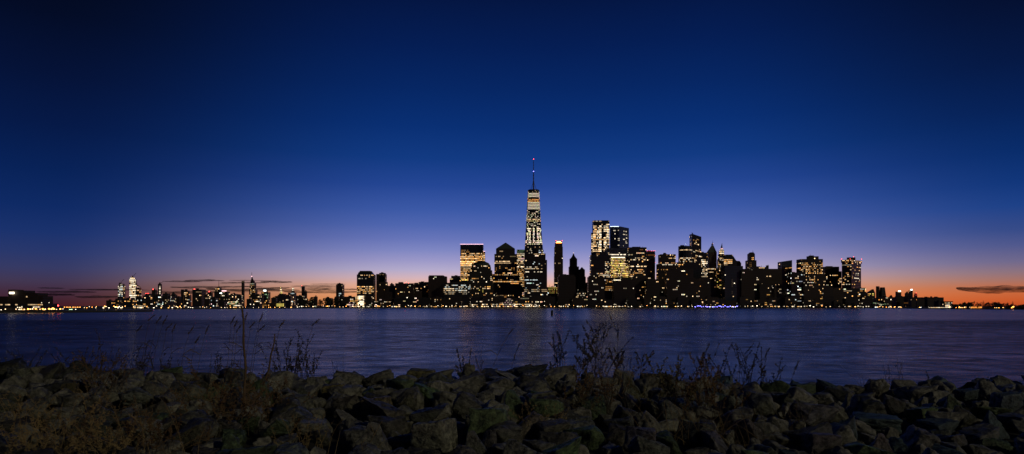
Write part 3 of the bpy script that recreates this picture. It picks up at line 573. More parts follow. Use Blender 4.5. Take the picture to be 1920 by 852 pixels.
x = 300.0; nl = 0
while x < 1618:
    dens = 4.2 if 450 < x < 700 else (3.6 if 700 < x < 1010 else (5.0 if x < 450 else 5.6))
    x += rng.uniform(.35, 1.6) * dens * 1.8 * (1 + .8 * noise.noise((x * .045, 3, 1)))
    if 1306 < x < 1384 or rng.random() < .1: continue
    yy = 575.2 + rng.uniform(-1.6, .8) + (1.8 if x < 560 else 0) - (.6 if 700 < x < 1300 else 0)
    lamp(x, yy, rng.choice('kkwwaakwo'), rng.choice([.8, .8, 1.1, 1.5, 2.6]), L1, G1, rng.choice([.9, 1.3]))
    nl += 1
for k in range(26):
    x = 1304 + k * 3.1 + rng.uniform(-.8, .8)
    lamp(x, 575.2 + rng.uniform(-1.4, 1.6), 'b' if rng.random() < .75 else 'c', rng.choice([1.2, 1.6, 2.2]), 'blue lamp in the blue-lit stretch of the far promenade', 'blue lamps on the far promenade', 1.1)
for k in range(38):
    x = rng.choice([rng.uniform(1622, 1715), rng.uniform(1640, 1690), rng.uniform(1780, 1812), rng.uniform(1855, 1900), rng.uniform(1715, 1745)])
    lamp(x, 577 - (0 if x < 1750 else -.7) + rng.uniform(-2.2, .8), rng.choice('wkaaoc'), rng.choice([1.0, 1.3, 1.8]), 'small lamp on the far right shore under the orange sky', 'lamps along the far right shore', 1.0)
lamp(1900, 575.5, 'o', 2.6, 'single large orange lamp near the right end of the far shore', None, 2.2)
for k in range(34):
    x = rng.choice([rng.uniform(186, 262), rng.uniform(186, 240), rng.uniform(262, 345), rng.uniform(150, 186)])
    lamp(x, 577.6 + rng.uniform(-3.2, .6), rng.choice('kkwwaow'), rng.choice([1.1, 1.5, 2.0, 2.6]) if x > 186 else 1.0, 'small lamp crowded on the far left shore below the uptown towers', 'lamps on the far left shore', 1.3)

# dark trees along the far promenade and on the right shore
def clumps(name, specs, mat, size, n):
    m = MB(); rg = random.Random(3)
    for (px, Y, w, yt) in specs:
        cx, z1 = X(px, Y), Z(yt, Y); r = w / 2 * Y / F; h = z1 - 1.5
        for _ in range(n):
            a, u, q = rg.uniform(0, 6.28), rg.random() ** .5, rg.random()
            hh = 1.5 + h * (.12 + .88 * q); rr = r * u * (1 - .75 * abs(q - .4))
            c = Vector((cx + rr * math.cos(a), Y + rr * math.sin(a), hh)); s = size * rg.uniform(.5, 1.3) * r
            d1 = Vector((rg.gauss(0, 1), rg.gauss(0, 1), rg.gauss(0, 1))).normalized() * s; d2 = d1.cross(Vector((rg.gauss(0, 1), rg.gauss(0, 1), rg.gauss(0, 1)))).normalized() * s * .7
            m.face([tuple(c - d1), tuple(c + d2), tuple(c + d1), tuple(c - d2)])
    return m.build(name, mat)
leaf_m = plain_mat('dark_foliage', (.035, .032, .022), .9)
sp = []
rg = random.Random(12)
for k in range(150):
    px = rg.uniform(690, 1610); Y = shoreY(px) + rg.uniform(25, 45); sp.append((px, Y, rg.uniform(4, 8), rg.uniform(567, 572)))
tag(clumps('promenade_treeline', sp, leaf_m, .3, 46), 'dark mass of trees behind the promenade lamps', 'trees', kind='stuff')
sp = []
for k in range(120):
    px = rg.uniform(1768, 1990); Y = shoreY(min(px, 1920)) + rg.uniform(40, 160); yt = 569.5 + 2.2 * math.sin(px * .05) + rg.uniform(-2, 2) + max(0, px - 1870) * .03
    if 1806 < px < 1832: yt -= 1.8
    sp.append((px, Y, rg.uniform(5, 10), yt))
for px, yt in ((1844, 563.5), (1872, 566), (1889, 567), (1899, 565.5), (1800, 568)):
    for q in range(3): sp.append((px + rg.uniform(-.5, .5), 1250, 2.6 + q * .8, yt + q * 1.3))
tag(clumps('wooded_shore_treeline', sp, leaf_m, .3, 60), 'dark wooded rise on the far right shore', 'trees', kind='stuff')
sp = [(rg.uniform(560, 668), 2200, rg.uniform(6, 12), rg.uniform(556, 563)) for _ in range(50)]
tag(clumps('river_bluff_treeline', sp, leaf_m, .3, 60), 'dark mass of trees left of the stepped-crown tower', 'trees', kind='stuff')

# ------------------------------------------------------------------ near pier at the left
JY = 560
mb = MB(); mb.box(X(-420, JY), X(118, JY), JY, JY + 140, -2, 1.6); mb.box(X(118, JY), X(150, JY), JY + 60, JY + 110, -2, 1.3)
tag(mb.build('pier_ground', plain_mat('pier_concrete', (.05, .045, .04), .9)), kind='structure')
def J(name, label, tiers, Y, style, p, lits, ex=(), **k): return B(name, label, Y, tiers, style, p, lits, ex, cell=(2.3, 2.5), base=1.6, th=16, roofbits=False, **k)
J('stepped_brown_building', 'large stepped brown building with small white lit sign on the near left shore', [T('wing', -60, 14, 556), T('tower', 13.8, 22.5, 543.2, g=1, dy=1), T('tower', 22.5, 46, 545, g=1), T('setback', 46, 69, 549.6, g=1, dy=1.2), T('setback', 69, 77.5, 555.3, g=1, dy=2)], 625, 'brick', .004,
  [(25.5, 559.5, 28, 562, 1, 'k', .8), (46, 556.5, 53, 559.5, .7, 'w', 1.0), (49.5, 562, 53, 570, .6, 'w', .9), (0, 556, 4, 561, .5, 'w', .6)], [('strip', 20.2, 28.3, 549.7, 3.6, 'k', .8)])
J('ferry_terminal', 'long low terminal with row of amber lit windows in front of the brown building', [T('hall', -80, 85, 569.5)], 590, 'band', .12, [(-80, 571, 37, 574.5, .75, 'aw', 1.6), (53, 570, 84, 574, .7, 'aw', 1.3)])
J('boat_shed', 'low black shed roof at the water edge at the far left of the pier', [T('shed', -80, 28, 576.5)], 566, 'masonry', 0, [(16, 584, 26, 588, .6, 'w', .8)])
J('kiosk', 'small two-storey kiosk with warm lit windows beside the black shed', [T('hall', 27, 47, 578)], 572, 'band', .3, [(27, 575, 47, 584, .7, 'wa', 1.6)])
PL = 'bright orange-white lamp on the near left pier'
for px, py, c, w in [(33, 576.5, 'k', 1.6), (37, 577, 'w', 2.2), (41, 576, 'k', 1.8), (30, 580, 'w', 1.8), (36, 580.5, 'k', 2.0), (40, 580, 'w', 1.8), (46, 580.5, 'w', 1.6), (53, 579.8, 'o', 3.2), (57, 580, 'w', 2), (61, 579.5, 'w', 2.4), (63, 576.5, 'k', 1.4), (67, 579.3, 'o', 2.6), (72, 576, 'w', 1.2), (75, 580, 'w', 1.8), (80, 579.5, 'o', 2.6), (85, 579.8, 'w', 2), (92, 579.5, 'o', 3.0), (96, 580, 'w', 2.2), (99, 578.8, 'o', 3.6), (101, 580, 'o', 3), (106, 580, 'w', 1.6), (113, 579.7, 'o', 2.8), (118, 579.6, 'k', 1.5), (2, 587.3, 'k', 1.5), (10, 587.5, 'w', 1.8), (78, 568, 'k', 1.1), (92, 568, 'k', 1)]:
    lamp(px, py, c, w, PL, 'lamps on the near left pier', w * .8, JY + 3)
lamp(109, 573.3, 'r', 2.6, 'single red lamp on a pole on the near left pier', None, 2.4, JY + 4)
for px in (130.5, 133, 135): lamp(px, 580.6, 'g', 1.6, 'green lamp at the tip of the near left pier', 'green lamps at the pier tip', 1.2, JY + 66)
lamp(142, 581.2, 'k', 1.7, 'single white lamp at the tip of the near left pier', None, 1.4, JY + 70)
for px in range(121, 152, 3): lamp(px + rng.uniform(-.6, .6), 576.3 + rng.uniform(-.2, .2), 'o' if px % 2 else 'a', 1.3, 'small orange lamp in the thin row behind the pier tip', 'orange lamps behind the pier tip', .9, 1060)

# channel marker in the river
mk = tag(empty('channel_marker', (X(1035, 400), 400, 0)), 'small dark mooring post standing alone in the river', 'marker')
Ym = 400; mm = Ym / F
m = MB(); m.tube([(0, 0, -1), (0, 0, 6.3 * mm)], [2.3 * mm, 2.0 * mm], 12); m.build('post', POLE, mk)
m = MB(); m.tube([(0, 0, 6.2 * mm), (0, 0, 8 * mm), (0.2, 0, 10.2 * mm)], [2.4 * mm, 2.3 * mm, 1.2 * mm], 12); m.build('cap', POLE, mk)

# ------------------------------------------------------------------ water
wm, t, p = newmat('river_water')
tc = t.add('ShaderNodeTexCoord'); geo = t.add('ShaderNodeNewGeometry')
sep = t.add('ShaderNodeSeparateXYZ'); t.l.new(geo.outputs['Position'], sep.inputs[0])
def mapped(sx, sy):
    mp = t.add('ShaderNodeMapping'); mp.inputs['Scale'].default_value = (sx, sy, 1); t.l.new(geo.outputs['Position'], mp.inputs['Vector']); return mp.outputs[0]
n1 = noise_node(t, 1, 3, .5, mapped(.16, .24)); n2 = noise_node(t, 1, 3, .55, mapped(.5, .9))
big = noise_node(t, 1, 3, .55, mapped(.0035, .03))
far = t.mapr(t.math('ADD', sep.outputs[1], t.math('MULTIPLY', t.math('SUBTRACT', big, .5), 90)), 235, 300, 0, 1, True)
hgt = t.math('ADD', t.math('MULTIPLY', n1, 1.0), t.math('MULTIPLY', n2, .35))
bump = t.add('ShaderNodeBump'); bump.inputs['Distance'].default_value = 1.0
t.l.new(hgt, bump.inputs['Height']); t.l.new(t.mapr(far, 0, 1, .22, .02), bump.inputs['Strength'])
t.l.new(bump.outputs[0], p.inputs['Normal'])
p.inputs['Base Color'].default_value = (.012, .009, .014, 1); p.inputs['IOR'].default_value = 1.33; p.inputs['Specular Tint'].default_value = (1.0, .82, .74, 1)
rr = t.math('ADD', t.mapr(far, 0, 1, .25, .24), t.math('MULTIPLY', t.math('SUBTRACT', big, .5), .1))
t.l.new(rr, p.inputs['Roughness'])
n3 = noise_node(t, 1, 4, .6, mapped(.3, .32)); n3.node.inputs['Distortion'].default_value = .7; n4 = noise_node(t, 1, 3, .55, mapped(.07, .11))
near = t.mapr(sep.outputs[1], 60, 260, .27, .58)
base_f = t.math('ADD', t.math('MULTIPLY', near, t.math('SUBTRACT', 1.0, far)), t.math('MULTIPLY', far, .16))
fz = t.math('ADD', base_f, t.math('MULTIPLY', t.mapr(far, 0, 1, 1, .35), t.math('ADD', t.math('MULTIPLY', t.math('SUBTRACT', n3, .5), 1.7), t.math('MULTIPLY', t.math('SUBTRACT', n4, .5), 1.0))), True)
murk = t.add('ShaderNodeBsdfDiffuse'); murk.inputs['Color'].default_value = (.032, .02, .034, 1)
mx = t.add('ShaderNodeMixShader'); t.l.new(fz, mx.inputs[0]); t.l.new(p.outputs[0], mx.inputs[1]); t.l.new(murk.outputs[0], mx.inputs[2])
t.l.new(mx.outputs[0], wm.node_tree.nodes['Material Output'].inputs['Surface'])
mb = MB()
ys = [14, 60, 150, 400, 1000, 2500, 8000, 40000]
for a, b in zip(ys, ys[1:]):
    mb.face([(-40000, a, 0), (40000, a, 0), (40000, b, 0), (-40000, b, 0)])
tag(mb.build('river_water', wm, merge=True), kind='structure')

# ------------------------------------------------------------------ rock bank
CR = [(-400, 672), (0, 676), (150, 677), (300, 686), (450, 690), (620, 690), (750, 693), (870, 689), (980, 684), (1130, 692), (1250, 699), (1330, 702), (1480, 711), (1600, 708), (1700, 706), (1840, 706), (1920, 701), (2400, 696)]
CYD = 21.0
def crest_y(px):
    for (a, ya), (b, yb) in zip(CR, CR[1:]):
        if px <= b: return ya + (yb - ya) * (px - a) / (b - a)
    return CR[-1][1]
def bank(x, Y):
    """height of the soil under the rocks"""
    zc = Z(crest_y(CX + F * x / CYD), CYD) - .56
    if Y <= CYD: return zc - .012 * (CYD - Y) + .06 * noise.noise((x * .4, Y * .4, 1))
    return zc - (Y - CYD) * .42
def at_row(px, py, lift=.3):
    """where the bank surface is met by the sight line through a photo position"""
    Y = 6.5
    while Y < CYD + 1.0:
        if HY + (EYE - bank(X(px, Y), Y) - lift) * F / Y <= py: break
        Y += .05
    return X(px, Y), Y, bank(X(px, Y), Y)
mb = MB(); g = .8; nx, ny = 76, 44
for j in range(ny):
    for i in range(nx):
        q = []
        for di, dj in ((0, 0), (1, 0), (1, 1), (0, 1)):
            xx, yy = (i + di - nx / 2) * g, -1 + (j + dj) * g; q.append((xx, yy, max(bank(xx, yy), -1.5)))
        mb.face(q)
soil = plain_mat('bank_soil', (.02, .017, .012), .95, scale=3)
tag(mb.build('bank_ground', soil, merge=True, smooth=True), kind='structure')

def rock_material():
    m, t, p = newmat('riprap_stone')
    oi = t.add('ShaderNodeObjectInfo'); tc = t.add('ShaderNodeTexCoord')
    n1 = noise_node(t, 2.2, 6, .62, tc.outputs['Object']); n2 = noise_node(t, 9, 8, .72, tc.outputs['Object']); n3 = noise_node(t, 1.1, 4, .6, tc.outputs['Object'])
    base = t.mix(t.mapr(n1, .3, .7, .0, 1), (.2, .2, .2), (1.5, 1.5, 1.5))
    c = t.mix(1.0, oi.outputs['Color'], base, 'MULTIPLY')
    c = t.mix(1.0, c, t.mix(t.mapr(n2, .35, .65, 0, 1), (.3, .3, .3), (2.1, 2.1, 2.0)), 'MULTIPLY')
    lich = t.mapr(n3, .52, .68, 0, .5)
    c = t.mix(lich, c, (.06, .066, .024))
    t.l.new(c, p.inputs['Base Color']); p.inputs['Roughness'].default_value = .52
    mu = t.add('ShaderNodeTexMusgrave') if hasattr(bpy.types, 'ShaderNodeTexMusgrave') else None
    b1 = t.add('ShaderNodeBump'); b1.inputs['Strength'].default_value = 1.0; b1.inputs['Distance'].default_value = .1
    h = t.math('ADD', t.math('MULTIPLY', n1, .8), t.math('MULTIPLY', n2, .45)); t.l.new(h, b1.inputs['Height'])
    t.l.new(b1.outputs[0], p.inputs['Normal'])
    return m
ROCK = rock_material()
def rock_mesh(k, sharp=1.0, pts=None):
    rg = random.Random(50 + k); bm = bmesh.new()
    if pts is None:
        n = rg.choice([10, 12, 14, 18]); pts = []
        for _ in range(n):
            v = Vector((rg.uniform(-1, 1), rg.uniform(-1, 1), rg.uniform(-1, 1)))
            mx = max(abs(v.x), abs(v.y), abs(v.z)); v = v / mx * .5 * rg.uniform(.82, 1.0) * (1.0 if rg.random() < .5 else 1) if rg.random() < .4 else v.normalized() * .55 * rg.uniform(.85, 1.05)
            pts.append(v)
    for v in pts: bm.verts.new(v)
    r = bmesh.ops.convex_hull(bm, input=bm.verts)
    bmesh.ops.delete(bm, geom=list({e for e in r['geom_interior'] + r['geom_unused'] if isinstance(e, bmesh.types.BMVert)}), context='VERTS')
    bmesh.ops.dissolve_limit(bm, angle_limit=R(14), verts=bm.verts, edges=bm.edges)
    bmesh.ops.bevel(bm, geom=list(bm.edges), offset=.055 / sharp, segments=2, profile=.6, affect='EDGES', clamp_overlap=True)
    bmesh.ops.triangulate(bm, faces=bm.faces)
    for it in range(3):
        long = [e for e in bm.edges if e.calc_length() > .1]
        if not long: break
        bmesh.ops.subdivide_edges(bm, edges=long, cuts=1); bmesh.ops.triangulate(bm, faces=bm.faces)
    o = Vector((k * 3.1, k * 1.7, 0))
    for v in bm.verts:
        d = v.co.normalized()
        w_ = noise.noise(v.co * 3.2 + o * 2)
        v.co += d * (-.06 * max(0, .12 - abs(w_)) / .12 + .07 * noise.noise(v.co * 2.3 + o) + .025 * noise.noise(v.co * 6 + o) + .01 * noise.noise(v.co * 15 + o))
    me = bpy.data.meshes.new('boulder'); bm.to_mesh(me); bm.free()
    me.polygons.foreach_set('use_smooth', [True] * len(me.polygons)); me.materials.append(ROCK)
    return me
ROCKS = [rock_mesh(k, 1.0 + (k % 3) * .4) for k in range(22)]
PYR = rock_mesh(77, 1.6, [Vector(v) for v in ((-.5, -.4, -.5), (.5, -.35, -.5), (.42, .5, -.5), (-.45, .5, -.5), (-.12, -.05, .5), (.08, .1, .46), (-.3, -.3, -.1), (.25, -.25, .0))])
BLK = [rock_mesh(80 + k, .62, [Vector((sx * random.Random(k * 9 + i).uniform(.32, .5), sy * random.Random(k * 7 + i).uniform(.34, .5), sz * random.Random(k * 5 + i).uniform(.3, .5))) for i, (sx, sy, sz) in enumerate([(a, b, c) for a in (-1, 1) for b in (-1, 1) for c in (-1, 1)])]) for k in range(4)]
TINT = {'grey': (.12, .12, .105), 'brown': (.11, .1, .08), 'ochre': (.17, .135, .06), 'green': (.082, .115, .055), 'blue': (.075, .112, .135), 'pale': (.19, .185, .165), 'dark': (.062, .06, .055), 'mauve': (.11, .095, .11)}
placed = []
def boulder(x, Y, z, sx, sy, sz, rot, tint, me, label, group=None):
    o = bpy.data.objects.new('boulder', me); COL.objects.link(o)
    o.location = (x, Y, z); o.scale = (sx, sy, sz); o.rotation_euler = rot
    j = .8 * rng.uniform(.65, 1.35); j *= .5 + .5 * min(1, max(0, (CX + F * x / Y - 150) / 420)); o.color = tuple(c * j * rng.uniform(.94, 1.06) for c in TINT[tint]) + (1,)  # stones darker leftward: the view's corner falloff is painted into their tint
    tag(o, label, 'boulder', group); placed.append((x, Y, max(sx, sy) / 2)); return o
HERO = [  # column, row, width, height of the boulder in photo pixels, tint, shape, label
    (1180, 738, 70, 64, 'grey', 'P', 'tall pyramid-shaped grey boulder right of the largest weed clump'),
    (1070, 742, 30, 36, 'ochre', 'r', 'small upright ochre boulder left of the largest weed clump'),
    (1012, 755, 62, 34, 'grey', 'b', 'blocky grey boulder left of the small ochre one'),
    (964, 768, 86, 58, 'green', 'P', 'peaked greenish boulder near the middle of the bank'),
    (875, 764, 76, 46, 'grey', 'r', 'rounded grey boulder left of the peaked greenish one'),
    (915, 803, 92, 70, 'green', 'b', 'biggest mossy boulder of the front, right of centre'),
    (889, 840, 70, 50, 'grey', 'P', 'pointed grey boulder at the bottom edge below the biggest mossy one'),
    (1098, 818, 86, 48, 'green', 'r', 'broad dark-green boulder in front of the weed clump'),
    (1036, 804, 70, 24, 'brown', 'b', 'flat brown slab left of the broad dark-green boulder'),
    (1170, 785, 60, 46, 'dark', 'r', 'dark rounded boulder below the pyramid-shaped one'),
    (1204, 830, 68, 46, 'mauve', 'r', 'mauve-grey boulder at the front right of the dark-green one'),
    (814, 822, 90, 58, 'pale', 'b', 'pale pitted boulder at the front, left of the biggest mossy one'),
    (790, 708, 66, 32, 'ochre', 'b', 'long ochre block on the crest against the water'),
    (708, 768, 64, 42, 'ochre', 'b', 'yellowish square block in the middle rows'),
    (653, 767, 72, 46, 'brown', 'r', 'brown boulder touching the left side of the yellowish square block'),
    (568, 744, 44, 32, 'grey', 'P', 'pointed grey boulder right of the leaning dead stalk'),
    (626, 732, 50, 22, 'ochre', 'b', 'flat ochre slab above the brown boulder'),
    (588, 803, 62, 22, 'pale', 'b', 'flat pale slab in the front left of the middle'),
    (763, 757, 42, 42, 'brown', 'r', 'upright brown boulder right of the yellowish square block'),
    (807, 783, 74, 38, 'dark', 'r', 'long dark smooth boulder above the pale pitted one'),
    (513, 808, 72, 38, 'green', 'r', 'mossy yellow-green boulder near the foot of the tall stalk'),
    (598, 824, 60, 30, 'brown', 'r', 'brown rounded boulder below the flat pale slab'),
    (701, 830, 90, 58, 'grey', 'P', 'large grey boulder with one sloping face at the bottom, left of centre'),
    (694, 738, 36, 22, 'green', 'r', 'small greenish boulder above the yellowish square block'),
    (434, 729, 52, 24, 'brown', 'b', 'flat brown boulder left of the tall stalk'),
    (260, 747, 78, 34, 'pale', 'r', 'long pale streaked boulder on the left of the bank'),
    (130, 733, 30, 26, 'ochre', 'b', 'small square ochre boulder far left of the pale streaked one'),
    (366, 812, 88, 58, 'brown', 'r', 'large dim brown boulder at the front left'),
    (373, 722, 52, 22, 'ochre', 'r', 'low ochre boulder between pale streaked boulder and tall stalk'),
    (40, 702, 48, 22, 'pale', 'b', 'flat pale boulder near the left edge'),
    (247, 798, 58, 26, 'grey', 'b', 'flat grey slab behind the dry golden brush'),
    (1597, 764, 62, 44, 'brown', 'P', 'peaked brown boulder alone in the right middle rows'),
    (1522, 785, 88, 46, 'mauve', 'r', 'wide ledged mauve boulder left of the peaked brown one'),
    (1501, 736, 62, 30, 'green', 'b', 'mossy green block near the crest, right of the leafy weeds'),
    (1423, 764, 68, 46, 'grey', 'r', 'rounded grey boulder behind the grassy patch on the right'),
    (1409, 812, 78, 46, 'mauve', 'r', 'mauve boulder with pale ridge at the front right of the grassy patch'),
    (1470, 757, 50, 36, 'dark', 'r', 'dark smooth boulder between the grassy patch and the wide ledged one'),
    (1542, 836, 78, 42, 'mauve', 'b', 'dusky block at the bottom edge below the wide ledged boulder'),
    (1810, 742, 42, 20, 'blue', 'b', 'small flat pale-blue boulder near the right crest'),
    (1786, 764, 52, 38, 'green', 'P', 'bright green-tinged peaked boulder on the right'),
    (1755, 801, 70, 26, 'blue', 'b', 'long flat bluish slab in the front right'),
    (1858, 798, 58, 42, 'blue', 'P', 'bluish sloping boulder near the right edge'),
    (1885, 764, 52, 52, 'blue', 'b', 'tall bluish block near the right edge'),
    (1652, 838, 58, 38, 'mauve', 'P', 'pointed dusky boulder at the bottom edge, right of centre'),
    (1680, 774, 58, 52, 'dark', 'r', 'tall dark boulder right of the peaked brown one'),
    (1731, 781, 56, 30, 'green', 'b', 'square greenish block above the long bluish slab'),
    (1638, 795, 92, 30, 'blue', 'b', 'widest flat bluish slab below the peaked brown boulder'),
    (1803, 785, 62, 40, 'dark', 'r', 'dark boulder right of the square greenish block'),
    (1255, 775, 70, 44, 'grey', 'r', 'grey boulder right of the dark rounded one, behind grass'),
]
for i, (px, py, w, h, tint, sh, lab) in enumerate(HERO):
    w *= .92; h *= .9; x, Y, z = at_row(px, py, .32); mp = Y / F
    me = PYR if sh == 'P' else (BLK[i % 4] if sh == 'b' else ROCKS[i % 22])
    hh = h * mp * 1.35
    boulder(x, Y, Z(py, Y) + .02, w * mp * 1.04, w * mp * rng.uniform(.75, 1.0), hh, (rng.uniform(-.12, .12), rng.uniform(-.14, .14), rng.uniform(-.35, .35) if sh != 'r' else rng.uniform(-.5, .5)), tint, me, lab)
SL = 'dark angular boulder packed among its like in the shore bank, none standing out'
CL = 'dark boulder in the crest row of the bank, outlined against the water'
nb = 0
Y = 8.1; row = 0
while Y < CYD + 1.2:
    s0 = .56 + (Y - 8) * .02
    crest = Y > CYD - .8
    half = .80 * Y + .8
    x = -half + rng.uniform(0, s0)
    while x < half:
        s = s0 * rng.triangular(.6, 1.65, .85); xx, yy = x + rng.uniform(-.1, .1), Y + rng.uniform(-.22, .22)
        if not any((xx - a) ** 2 + ((yy - b) * 1.15) ** 2 < (r * .8 + s * .36) ** 2 for a, b, r in placed[:len(HERO)]):
            px = CX + F * xx / yy
            pal = ['grey', 'brown', 'green', 'dark', 'brown', 'grey'] if px < 1250 else ['grey', 'green', 'mauve', 'blue', 'dark', 'blue']
            sz = s * rng.uniform(.62, .9) * (.75 if crest else 1); me = rng.choice(ROCKS)
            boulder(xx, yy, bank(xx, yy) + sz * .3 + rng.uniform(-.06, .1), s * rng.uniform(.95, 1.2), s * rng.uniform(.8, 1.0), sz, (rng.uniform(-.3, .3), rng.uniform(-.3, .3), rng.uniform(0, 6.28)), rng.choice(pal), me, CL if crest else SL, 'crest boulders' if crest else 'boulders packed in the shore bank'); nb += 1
        x += s * 1.0
    Y += s0 * .88; row += 1

bl = [o for o in COL.objects if o.name.startswith('boulder') and o.get('group')]
bl.sort(key=lambda o: -max(o.scale) / o.location.y * (1.35 if o['group'] == 'crest boulders' else 1) * (1 if abs(o.location.x) < .8 * o.location.y + .5 else .2))
extra = []
for o in bl[298 - len(HERO):]:
    extra.append((o.data, Matrix.LocRotScale(o.location, o.rotation_euler, o.scale))); bpy.data.objects.remove(o)
# rubble between the boulders
rm = bmesh.new(); tmp = [ROCKS[k] for k in range(6)]
me = bpy.data.meshes.new('rubble')
V_, F_ = [], []
for k in range(260):
    yy = rng.uniform(7.5, CYD + 3); xx = rng.uniform(-.85 * yy - 1, .85 * yy + 1); s = rng.uniform(.12, .3)
    src = tmp[k % 6]; q = Matrix.Translation((xx, yy, bank(xx, yy) + s * .3)) @ Matrix.Rotation(rng.uniform(0, 6.28), 4, 'Z') @ Matrix.Rotation(rng.uniform(0, 3), 4, 'X') @ Matrix.Diagonal((s * 1.2, s, s * .8, 1))
    b0 = len(V_); V_.extend([tuple(q @ v.co) for v in src.vertices]); F_.extend([tuple(b0 + i for i in f.vertices) for f in src.polygons])
for src, q in extra:
    b0 = len(V_); V_.extend([tuple(q @ v.co) for v in src.vertices]); F_.extend([tuple(b0 + i for i in f.vertices) for f in src.polygons])
me.from_pydata(V_, [], F_); me.materials.append(ROCK); me.polygons.foreach_set('use_smooth', [True] * len(F_))
o = bpy.data.objects.new('rubble', me); COL.objects.link(o); o.color = (.15, .14, .12, 1); tag(o, 'small stones filling gaps between the boulders', 'rubble', kind='stuff')

# ------------------------------------------------------------------ weeds, reeds, stalks and dry brush
def plant_mat(name, col): return plain_mat(name, col, .8, scale=6)
PM = {'dark': plant_mat('dark_dry_stem', (.045, .034, .022)), 'brown': plant_mat('brown_dry_stem', (.1, .068, .038)), 'gold': plant_mat('golden_dry_grass', (.26, .185, .08)), 'olive': plant_mat('olive_leaf', (.1, .09, .035)), 'bark': plant_mat('dead_stalk', (.13, .085, .04)), 'rust': plant_mat('rust_leaf', (.12, .07, .03))}
def stem_path(rg, base, L, lean, az, droop, n=7):
    pts = []; p = Vector(base); d = Vector((math.sin(lean) * math.cos(az), math.sin(lean) * math.sin(az), math.cos(lean)))
    for k in range(n):
        pts.append(p.copy()); p = p + d * (L / (n - 1))
        d = (d + Vector((math.cos(az) * droop + rg.gauss(0, .05), math.sin(az) * droop * .5 + rg.gauss(0, .04), -droop * .35 + rg.gauss(0, .02)))).normalized()
    return pts
def leaflet(m, c, d, s, w, mi=0):
    d = d.normalized(); a = d.cross(Vector((.2, -1, .3))).normalized() * w * .5
    m.face([tuple(c), tuple(c + d * s * .45 + a), tuple(c + d * s), tuple(c + d * s * .45 - a)], mi)
def weed(label, px, py, hpx, n, spread, name='weed_plant', cat='weed', head=.45, dens=26, leaf=(.05, .018), mats=('dark', 'dark'), droop=.03, rad=.007, branch=2, seed=1, group=None, leanx=0.0):
    rg = random.Random(seed * 17 + int(px)); x, Y, z = at_row(px, py, .25)
    z += .08; root = tag(empty(name, (x, Y, z)), label, cat, group); H = hpx * 1.08 * Y / F + .4
    for k in range(n):
        L = H * rg.uniform(.4, 1.0) if k else H
        az = rg.uniform(0, 6.28); lean = abs(rg.gauss(0, spread)); 
        base = (rg.gauss(0, .07 + spread * .75) * min(1.3, hpx / 60), rg.uniform(-.25, .25), 0)
        P = stem_path(rg, base, L, lean, az, droop)
        if leanx: P = [q + Vector((leanx * (q.z / H) ** 1.5 * H, 0, 0)) for q in P]
        m = MB(); rad_ = rad * 1.6; m.tube(P, [rad_ * .85 * (1 - .65 * i / (len(P) - 1)) for i in range(len(P))], 4)
        tips = [(P, 1.0)]
        for b in range(rg.randint(0, branch)):
            i0 = rg.randint(2, len(P) - 2); Q = stem_path(rg, P[i0], L * rg.uniform(.18, .4), rg.uniform(.3, .7), rg.choice([0, math.pi]) + rg.gauss(0, .5), droop, 4)
            m.tube(Q, [rad * .9, rad * .75, rad * .6, rad * .4], 4); tips.append((Q, .5))
        so = m.build('stem', PM[mats[0]], root)
        if dens:
            h = MB()
            for Q, wgt in tips:
                nn = int(dens * wgt * rg.uniform(.6, 1.2)); lo = 1 - head if wgt == 1 else .2
                for _ in range(nn):
                    u = lo + (1 - lo) * rg.random() ** .8; f = u * (len(Q) - 1); i0 = min(int(f), len(Q) - 2); c = Q[i0].lerp(Q[i0 + 1], f - i0)
                    ax = (Q[i0 + 1] - Q[i0]).normalized(); d = ax * rg.uniform(.2, .9) + Vector((rg.gauss(0, .55), rg.gauss(0, .55), rg.gauss(-.05, .4)))
                    leaflet(h, c, d, leaf[0] * rg.uniform(.6, 1.6), leaf[1] * rg.uniform(1.0, 1.9))
            if h.f: h.build('seed_head', PM[mats[1]], so)
    return root
def reed(label, px, py, tx, ty, size=1.0, seed=1, group='feathery reeds by the crest'):
    rg = random.Random(seed); x, Y, z = at_row(px, py, .25)
    root = tag(empty('reed', (x, Y, z)), label, 'reed', group)
    tip = Vector((X(tx, Y) - x, rg.uniform(-.1, .1), Z(ty, Y) - z)); mid = Vector((tip.x * .3, 0, tip.z * .6))
    P = [mid * (2 * s * (1 - s)) + tip * s * s for s in (i / 7 for i in range(8))]
    m = MB(); m.tube(P, [.009 * (1 - .5 * i / 7) for i in range(8)], 4); so = m.build('stem', PM['brown'], root)
    ax = (P[-1] - P[-2]).normalized(); ax = (ax + Vector((rg.uniform(.1, .7), 0, rg.uniform(-.3, .2)))).normalized()
    h = MB()
    for _ in range(46):
        u = rg.random(); c = tip + ax * (u - .35) * .3 * size
        d = ax + Vector((rg.gauss(0, .35), rg.gauss(0, .35), rg.gauss(-.15, .3)))
        leaflet(h, c, d, (.085) * size * (1.1 - .7 * abs(u - .4)) * rg.uniform(.6, 1.2), .014)
    h.build('plume', PM['brown'], so)
    for k in range(2):
        l = MB(); q = P[2 + k * 2]; d = Vector((rg.choice([-1, 1]) * .35, rg.gauss(0, .15), .35)); b = q + d * .6 + Vector((0, 0, -.05)); c = q + d * 1.1 + Vector((0, 0, -.22))
        w = Vector((0, .004, .012)); l.face([tuple(q - w), tuple(b - w), tuple(b + w), tuple(q + w)]); l.face([tuple(b - w), tuple(c), tuple(b + w)]); l.build('leaf', PM['brown'], root)
